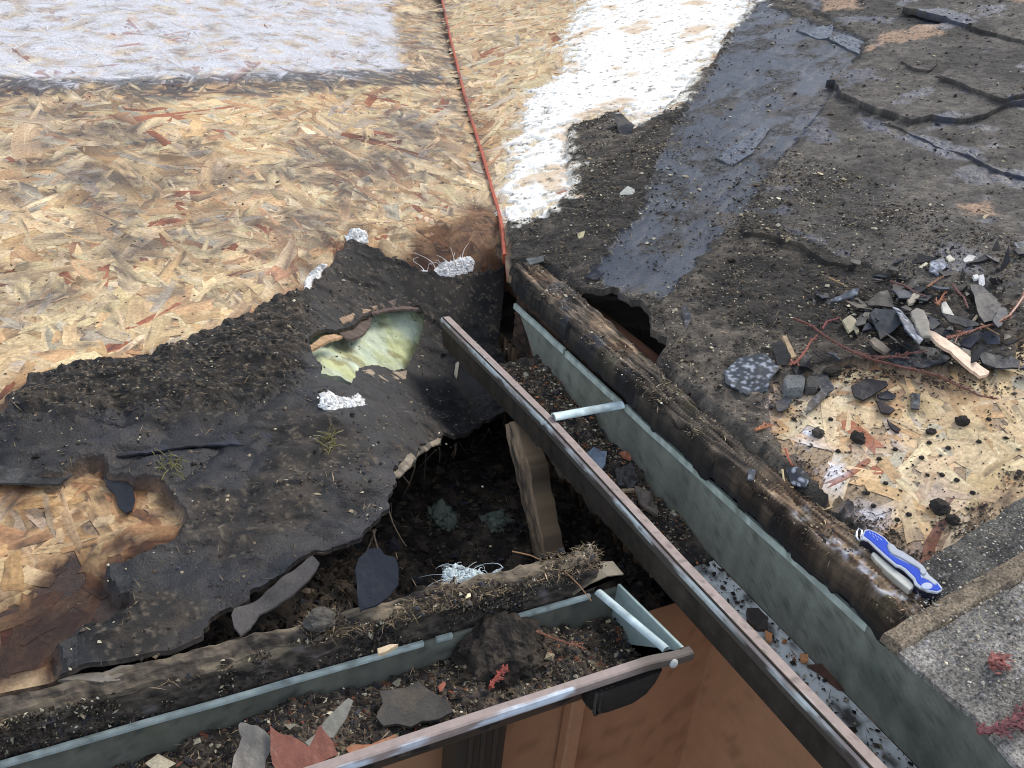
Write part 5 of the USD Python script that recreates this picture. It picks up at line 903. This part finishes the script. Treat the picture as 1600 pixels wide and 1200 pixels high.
# ------------------------------------------------------------------ white fungus
def blob(P, r):
    V, F, _ = bits(P, np.stack([r * 1.3, r, r * .8], 1), np.zeros((len(P), 3)), rng); return V, F
def fungus(px, zf, label, n, r, col=(.80, .79, .76), strings=0, lift=.002, up=.006, grow=1.0, dirx=(0, 1)):
    g = hit(np.asarray(px, float), lambda x, y: zf(x, y) + lift)[:, :2]; pg = Polygon(g).buffer(0); x0, y0, x1, y1 = pg.bounds
    n *= 4; Q = rng.uniform((x0, y0), (x1, y1), (n * 6, 2)); Q = Q[shapely.contains_xy(pg, Q[:, 0], Q[:, 1])][:n]; Q = Q[fb(Q[:, 0], Q[:, 1], 120, 2, n) > .30]
    ed = np.array([pg.exterior.distance(shapely.Point(q)) for q in Q]); rad = r * .78 * rng.lognormal(0, .4, len(Q)) * smooth(ed / (r * 2.5) + .35)
    P = np.column_stack([Q, zf(Q[:, 0], Q[:, 1]) + lift + up * smooth(ed / .012) * rng.random(len(Q))]); parts = [blob(P, rad)]
    for k in range(strings):
        q = Q[rng.integers(len(Q))]; a = rng.normal(np.arctan2(dirx[1], dirx[0]), .8); t = np.linspace(0, 1, 9); ln = rng.uniform(.012, .034) * grow
        cx = q[0] + np.cos(a + t * rng.normal(0, 1.2)) * t * ln; cy = q[1] + np.sin(a + t * rng.normal(0, 1.2)) * t * ln
        parts.append(tube(np.column_stack([cx, cy, zf(cx, cy) + lift + .004 * np.sin(t * 3)]), r * .40 * np.linspace(1, .3, 9) * .8, 4))
    V, F = joinm(parts); c = np.array(col) * (1 - .45 * smooth((fb3(V, 90, 3, 5) - .52) * 6))[:, None]; obj('fungus_patch', (V, F), M_fung, None, c, label=label, cat='fungus', smooth_=True)
fungus([(540, 372), (546, 360), (560, 357), (574, 364), (576, 380), (564, 380), (552, 384), (543, 386)], zL, 'topmost small white fungus tuft on the tan board edge', 240, .0026)
fungus([(475, 455), (478, 436), (486, 424), (500, 412), (512, 414), (505, 430), (498, 440), (488, 446), (480, 458)], zL, 'white fungus strip on the board edge left of the insulated hole', 220, .0024)
fungus([(648, 420), (675, 424), (690, 410), (712, 405), (735, 400), (742, 410), (738, 425), (720, 432), (700, 436), (680, 430)], zL, 'feathery white fungus with long threads below the red valley line', 420, .0023, strings=22, dirx=(0, 1), grow=1.1, col=(.72, .70, .68))
fungus([(490, 622), (500, 613), (520, 618), (540, 624), (556, 612), (572, 622), (578, 638), (560, 646), (540, 638), (522, 644), (505, 640)], zL, 'wide white fungus patch under the insulated hole', 420, .0026, lift=.011)
fungus([(440, 530), (448, 527), (460, 532), (458, 538), (446, 538)], zL, 'tiny pinkish white fungus dot left of the insulated hole', 60, .0022, col=(.62, .54, .48), lift=.012)
zc = lambda x, y: -.026 - .5 * np.maximum(0, y + .596)
fungus([(690, 915), (692, 892), (715, 884), (740, 890), (762, 898), (788, 884), (780, 895), (750, 908), (725, 912), (715, 920)], zc, 'lacy blue-white fungus net behind the eave board in the large hole', 220, .0018, col=(.50, .57, .58), strings=46, grow=.8)
fungus([(664, 800), (690, 796), (710, 806), (718, 822), (700, 834), (682, 826)], zfl, 'left pale green wool lump deep in the large hole', 90, .006, col=(.15, .175, .14), up=.012)
fungus([(756, 808), (780, 798), (796, 812), (788, 834), (764, 834)], zfl, 'right pale green wool lump deep beside the stud', 90, .006, col=(.15, .175, .145), up=.012)
for px, lab in (([(240, 716), (262, 712), (282, 724), (286, 744), (262, 738)], 'green moss sprig left on the smooth black felt'), ([(502, 684), (516, 680), (524, 698), (514, 706)], 'yellow-green moss sprig under the wide white fungus patch')):
    P = hit(np.array(px, float), lambda x, y: zL(x, y) + .016); parts = []
    for k in range(34):
        o = P[rng.integers(len(P))] * .5 + P.mean(0) * .5 + rng.normal(0, .004, 3) * [1, 1, .2]; e = o + rng.normal(0, .007, 3) + [0, 0, .003]; parts.append(tube(np.array([o, (o + e) / 2 + [0, 0, .002], e]), .0006, 4))
    V, F = joinm(parts); obj('moss_sprig', (V, F), M_leaf, None, np.array([.13, .115, .03]) * (1 + .9 * (fb3(V, 120, 2, 3)[:, None] - .5)), label=lab, cat='moss')

# ------------------------------------------------------------------ dark clods on the right strand board
def clod(p, r, label, zf=zR, col=(.030, .026, .022), group=None, asp=(1, 1, .75)):
    import trimesh
    s = trimesh.creation.icosphere(3); o = hit(np.array([p], float), lambda x, y: zf(x, y) + r * .4)[0]; v = np.array(s.vertices); k = .72 + .75 * (fb3(v + p[0], 2.2, 4, int(p[1])) - .3); v = v * k[:, None] * r * asp + o
    obj('dirt_clod', (v, np.array(s.faces)), M_crumb, None, np.array(col) * (1 + .9 * (fb3(v, 200, 3, 1)[:, None] - .5)), label=label, cat='dirt clod', group=group)
clod((1340, 684), .0095, 'largest egg-shaped black clod on bare strand board', asp=(.8, 1.1, .9)); clod((1278, 676), .0085, 'angular dark clod overlapping the upper white mould patch', col=(.06, .052, .045)); clod((1469, 792), .012, 'crumbly black clod cluster near the starter shingle'); clod((1489, 812), .008, 'smaller clod just below the crumbly black cluster')
clod((1300, 580), .012, 'rough black clod at the upper edge of the bare strand board', asp=(1.3, 1, .6)); clod((1504, 658), .009, 'spiky black clod on pale strand board at far right'); clod((1455, 674), .006, 'lone black clod below the tiny square felt tab', asp=(1.3, 1, .7)); clod((500, 968), .016, 'dusty grey dirt clod on the inner edge of the decayed eave board', lambda x, y: -.012 + 0 * x, (.075, .068, .058))
for p in ((1374, 717), (1399, 702), (1452, 692), (1440, 715), (1482, 700), (1530, 690), (1545, 655), (1402, 812), (1420, 804), (1365, 790), (1355, 770), (1495, 750), (1520, 770), (1472, 742), (1384, 755), (1298, 655), (1310, 705), (1395, 830), (1290, 620)):
    clod(p, .0034, 'small black crumb among others on bare strand board', group='small crumbs on bare strand board')

# ------------------------------------------------------------------ earth crumbs and fibres
def scatter(name, n, area, zf, dens, sizes, pal, label, hfun, seed, fibres=0):
    r = np.random.default_rng(seed); x, y = r.uniform(area[0], area[1], n), r.uniform(area[2], area[3], n); P = np.stack([x, y], 1)
    ok = keep_view(P, zf, 40); P = P[ok]; P = P[r.random(len(P)) < dens(P[:, 0], P[:, 1])]; n = len(P); z = zf(P[:, 0], P[:, 1]) + hfun(P[:, 0], P[:, 1])
    s = sizes[0] * r.lognormal(0, sizes[1], n); S = np.stack([s, s * r.uniform(.45, .9, n), s * r.uniform(.3, .6, n)], 1)
    fibre = r.random(n) < fibres; S[fibre] = np.stack([r.uniform(.003, .011, fibre.sum()), np.full(fibre.sum(), .00045), np.full(fibre.sum(), .00035)], 1)
    pal = np.array(pal); c = pal[r.integers(0, len(pal), n)] * r.lognormal(0, .3, (n, 1)); c[fibre] = np.array([.19, .14, .085]) * r.lognormal(0, .45, (fibre.sum(), 1))
    V, F, c = bits(np.column_stack([P, z + S[:, 2] * .25]), S, c, r, lying=True); return obj(name, (V, F), M_crumb, None, c, label=label, cat='dirt crumbs', kind='stuff')
EP = [(.025, .020, .016), (.045, .036, .028), (.075, .058, .042), (.11, .085, .06), (.035, .036, .042), (.022, .018, .015), (.060, .050, .040), (.030, .024, .020)]
EPL = EP + [(.30, .25, .16), (.42, .38, .28)]
def dR(x, y): d = sdf(x, y, DIRT); n = fb(x, y, 22, 3, 171); near = smooth((x + .1) / .1) * smooth((.55 - x) / .3); return np.clip(smooth(d / .02 + .45 + (n - .5)) * lerp(.35, 1, smooth((n - .35) * 3)) * (1 - .8 * (sdf(x, y, FELT) > 0) * (n < .54)), 0, 1) * (sdf(x, y, HOLE2) < -.002) * lerp(.45, 1, near)
dRn = lambda x, y: np.clip(smooth((sdf(x, y, DIRT) + .02 * (fb(x, y, 40, 3, 180) - .5)) / .02 + .5) * lerp(.25, 1, smooth((fb(x, y, 20, 3, 171) - .36) * 4)), 0, 1) * (sdf(x, y, HOLE2) < -.002) * (1 - .7 * (sdf(x, y, FELT) > .01))
scatter('earth_crumbs', 62000, (.0, .62, -1.05, .75), zR, dRn, (.0016, .45), EPL, 'dark earth crumbs and plant fibres between the felt strip and the debris heap', topRx, 21, .2)
scatter('earth_crumbs', 42000, (.3, 1.7, -.5, 1.8), zR, dR, (.0020, .45), EPL, 'earth crumbs strewn over the upper felt strip and old shingles', topRx, 20, .14)
scatter('loose_granules', 30000, (-.05, .5, -1.25, -.6), lambda x, y: zR(x, y) + .0165, lambda x, y: (sdf(x, y, STARTER) > .004) * .9, (.0011, .35), [(.10, .095, .085), (.20, .185, .16), (.36, .34, .30), (.06, .055, .05), (.45, .40, .28), (.28, .27, .27)], 'mineral granules and specks on the grey lower shingles', lambda x, y: .0005 + .001 * rng.random(len(x)), 19, .03)
def dR2(x, y): d = sdf(x, y, OSBR); n = fb(x, y, 30, 3, 172); return np.where(d > 0, np.clip(.05 + .9 * smooth((.055 - d) / .05) * smooth((n - .42) * 6), 0, 1), 0)
scatter('earth_crumbs', 60000, (.05, .6, -1.1, -.3), zR, dR2, (.0014, .4), EP, 'fine black crumbs scattered over the bare lower strand board', lambda x, y: .0012 + 0 * x, 22, .12)
def dL(x, y): m = rotmask(x, y); n = fb(x, y, 24, 3, 173); r_ = sdf(x, y, RIDGE); inn = smooth(m / .01 + .5); return np.clip(inn * (np.where(r_ > -.01, .75, .10 + .5 * smooth((n - .52) * 8))), 0, 1) * (sdf(x, y, HOLE1) < -.002) * (sdf(x, y, HOLE3) < -.002) + .006
scatter('earth_crumbs', 42000, (-1.0, .02, -.62, .6), zL, dL, (.0015, .45), EPL + EP, 'dark crumbs and fibres lying on the rotted deck edge', lambda x, y: leftlook(x, y)[2], 23, .18)
scatter('earth_crumbs', 26000, (-1.0, .9, -.3, 2.2), zL, lambda x, y: .10 * smooth((fb(x, y, 12, 3, 174) - .42) * 5), (.0016, .4), EP, 'sparse black specks on the upper tan strand board', lambda x, y: .0012 + 0 * x, 24, .05)
inBB = lambda x, y: (sdf(x, y, BB) > .001) * lerp(.06, .9, smooth((fb(x, y, 26, 3, 175) - .46) * 6))
scatter('earth_crumbs', 19000, (-.03, .09, -1.0, .07), zR, inBB, (.0014, .4), EPL, 'earth crumbs on the long rotten eave board', lambda x, y: zBB(x, y) - zR(x, y), 25, .2)
scatter('earth_crumbs', 9000, (-.85, -.17, YL + .040, YA - .004), zgA, lambda x, y: .8 + 0 * x, (.0020, .5), EPL + EP + [(.16, .06, .035)], 'wet crumbs and leaf bits over the dirt of the short gutter', lambda x, y: 0 * x, 26, .2)
scatter('earth_crumbs', 15000, (-.108, -.004, -1.05, -.11), zgB, lambda x, y: np.where(y > -.56, .9, .13) * (x > -.082 - .02 * smooth((y + .5) / .3)), (.0018, .5), EPL + [(.30, .12, .05)], 'crumbs and leaf bits lying in the long gutter', lambda x, y: 0 * x, 27, .15)
scatter('earth_crumbs', 9000, (-.9, -.19, -.630, -.596), lambda x, y: -.0165 - .55 * np.maximum(0, -.6175 - y), lambda x, y: .75 * (fb(x, y, 20, 3, 176) > .45), (.0014, .45), EP + EP + EPL, 'crumbs and fibres on top of the decayed eave board', lambda x, y: -.001 + .004 * rng.random(len(x)), 28, .3)
r = np.random.default_rng(31); n = 9000; xx_ = r.uniform(-.95, -.19, n); zz_ = r.uniform(-.062, -.018, n); k = r.random(n) < smooth((fb(xx_, zz_, 30, 3, 179) - .38) * 5); xx_, zz_ = xx_[k], zz_[k]; n = len(xx_); w = .0013 * r.lognormal(0, .45, n); pal = np.array(EP + EPL)
V, F, c = bits(np.column_stack([xx_, -.6245 + r.uniform(-.001, .002, n), zz_]), np.stack([w, w * .5, w * .7], 1), pal[r.integers(0, len(pal), n)] * r.lognormal(0, .3, (n, 1)), r); obj('earth_crumbs', (V, F), M_crumb, None, c, label='grit stuck to the dark outer face of the decayed eave board', cat='dirt crumbs', kind='stuff')
scatter('earth_crumbs', 16000, (-1.0, .02, -.59, .1), zfl, lambda x, y: (sdf(x, y, HOLE3) > -.12) * .8, (.0030, .6), EP, 'dark rubble on the attic floor inside the large hole', lambda x, y: .002 + 0 * x, 29, .15)
scatter('moss_crumbs', 9000, (-.05, .06, -1.1, -.80), lambda x, y: zR(x, y), lambda x, y: np.exp(-((x + .012 - .0) / .007) ** 2) * (y < -.86) , (.0026, .4), [(.022, .024, .010), (.040, .045, .016), (.018, .016, .012)], 'dark moss fringe along the lower shingle edge above the gutter', lambda x, y: .010 - .008 * rng.random(len(x)), 30, .05)
# ------------------------------------------------------------------ felt scraps, nails
sc = lambda x, y: np.clip(smooth(sdf(x, y, SCRAP) / .03 + .3), 0, 1) * smooth((fb(x, y, 30, 3, 178) - .36) * 5)
r = np.random.default_rng(77); SCRAP = R((1195, 600), (1250, 560), (1240, 470), (1330, 420), (1480, 390), (1680, 420), (1680, 590), (1540, 585), (1420, 575), (1320, 555), (1280, 600))
n = 1500; P = np.stack([r.uniform(.05, .8, n), r.uniform(-.9, .1, n)], 1); P = P[r.random(n) < sc(P[:, 0], P[:, 1])]; n = len(P); w = .0085 * r.lognormal(0, .5, n)
V, F, c = bits(np.column_stack([P, zR(P[:, 0], P[:, 1]) + r.uniform(.008, .022, n)]), np.stack([w, w * r.uniform(.4, .9, n), np.full(n, .0010)], 1), np.array([(.014, .016, .022), (.02, .018, .017), (.03, .035, .05), (.012, .011, .012), (.10, .085, .06)])[r.integers(0, 5, n)], r)
obj('felt_scraps', (V, F), M_felt, None, c, .55, label='small black felt scraps mixed through the debris heap', cat='felt scraps', kind='stuff')
for k, p in enumerate(((688, 122), (801, 228), (560, 95))):
    q = (L if k != 1 else R)(p)[0]; th_ = np.linspace(0, 2 * np.pi, 13)[:-1]; rr_ = .0065 if k == 0 else .004
    V = np.vstack([q + [0, 0, .004], q + np.column_stack([np.cos(th_) * rr_, np.sin(th_) * rr_, .0035 + 0 * th_]), q + np.column_stack([np.cos(th_) * rr_, np.sin(th_) * rr_, -.002 + 0 * th_])]); j = np.arange(12); jn = (j + 1) % 12
    obj('nail_head', (V, np.vstack([np.stack([0 * j, 1 + j, 1 + jn], 1), np.stack([1 + j, 13 + j, 13 + jn], 1), np.stack([1 + j, 13 + jn, 1 + jn], 1)])), M_metal, deckL if k != 1 else deckR, [.32, .33, .35], .45)
# more felt shards in the heap
r = np.random.default_rng(123); k = 0
while k < 38:
    px = np.array([r.uniform(1210, 1610), r.uniform(395, 600)]); P0 = R(px)[0]
    if sdf(P0[0], P0[1], SCRAP) < .0: continue
    w = r.uniform(.008, .022); a = np.sort(r.uniform(0, 2 * np.pi, r.integers(5, 8))); q = np.column_stack([P0[0] + w * r.uniform(.6, 1.2, len(a)) * np.cos(a), P0[1] + w * r.uniform(.5, 1.1, len(a)) * np.sin(a)])
    if Polygon(q).area < 5e-5: continue
    tl = r.normal(0, .35, 2); lift = r.uniform(.010, .024); zt = lambda x, y: zR(x, y) + lift + tl[0] * (x - P0[0]) + tl[1] * (y - P0[1]) + .006 * (fb(x, y, 40, 2, k) - .5)
    V, F, n = sheet(rough(q, .0012, 90, k), .004, zt, .002); c = np.array([(.011, .012, .016), (.016, .014, .014), (.020, .024, .034), (.030, .036, .05), (.05, .045, .038)][r.integers(0, 5)]) * (.6 + .8 * fb3(V, 60, 3, k)[:, None]); k += 1
    obj('felt_shard', (V, F), M_felt, None, c, .55, label='small black felt shard among many in the debris heap', cat='felt shard', group='small felt shards of the debris heap')
# fibres hanging from the torn edge of the large hole
n = 90; r = np.random.default_rng(9); E_ = np.array(Polygon(HOLE3[:, :2]).exterior.coords); parts = []
for k in range(n):
    q = E_[r.integers(len(E_))]
    if q[1] < -.5 or q[0] > -.02: continue
    z0 = zL(q[0], q[1]) - .004; ln = r.uniform(.012, .045); d = np.array([r.normal(0, .35), -.25 + r.normal(0, .3), -1.0]); t = np.linspace(0, 1, 6)[:, None]
    parts.append(tube(np.array([q[0], q[1], z0]) + d * ln * t + np.array([r.normal(0, .008), r.normal(0, .008), 0]) * t ** 2, r.uniform(.0005, .0016) * np.linspace(1, .4, 6), 4))
V, F = joinm(parts); obj('hanging_fibres', (V, F), M_crumb, None, np.array([.085, .066, .046]) * (.4 + 1.2 * fb3(V, 30, 3, 3)[:, None]), label='rotten wood fibres hanging from the torn edge of the large hole', cat='wood fibres', kind='stuff')
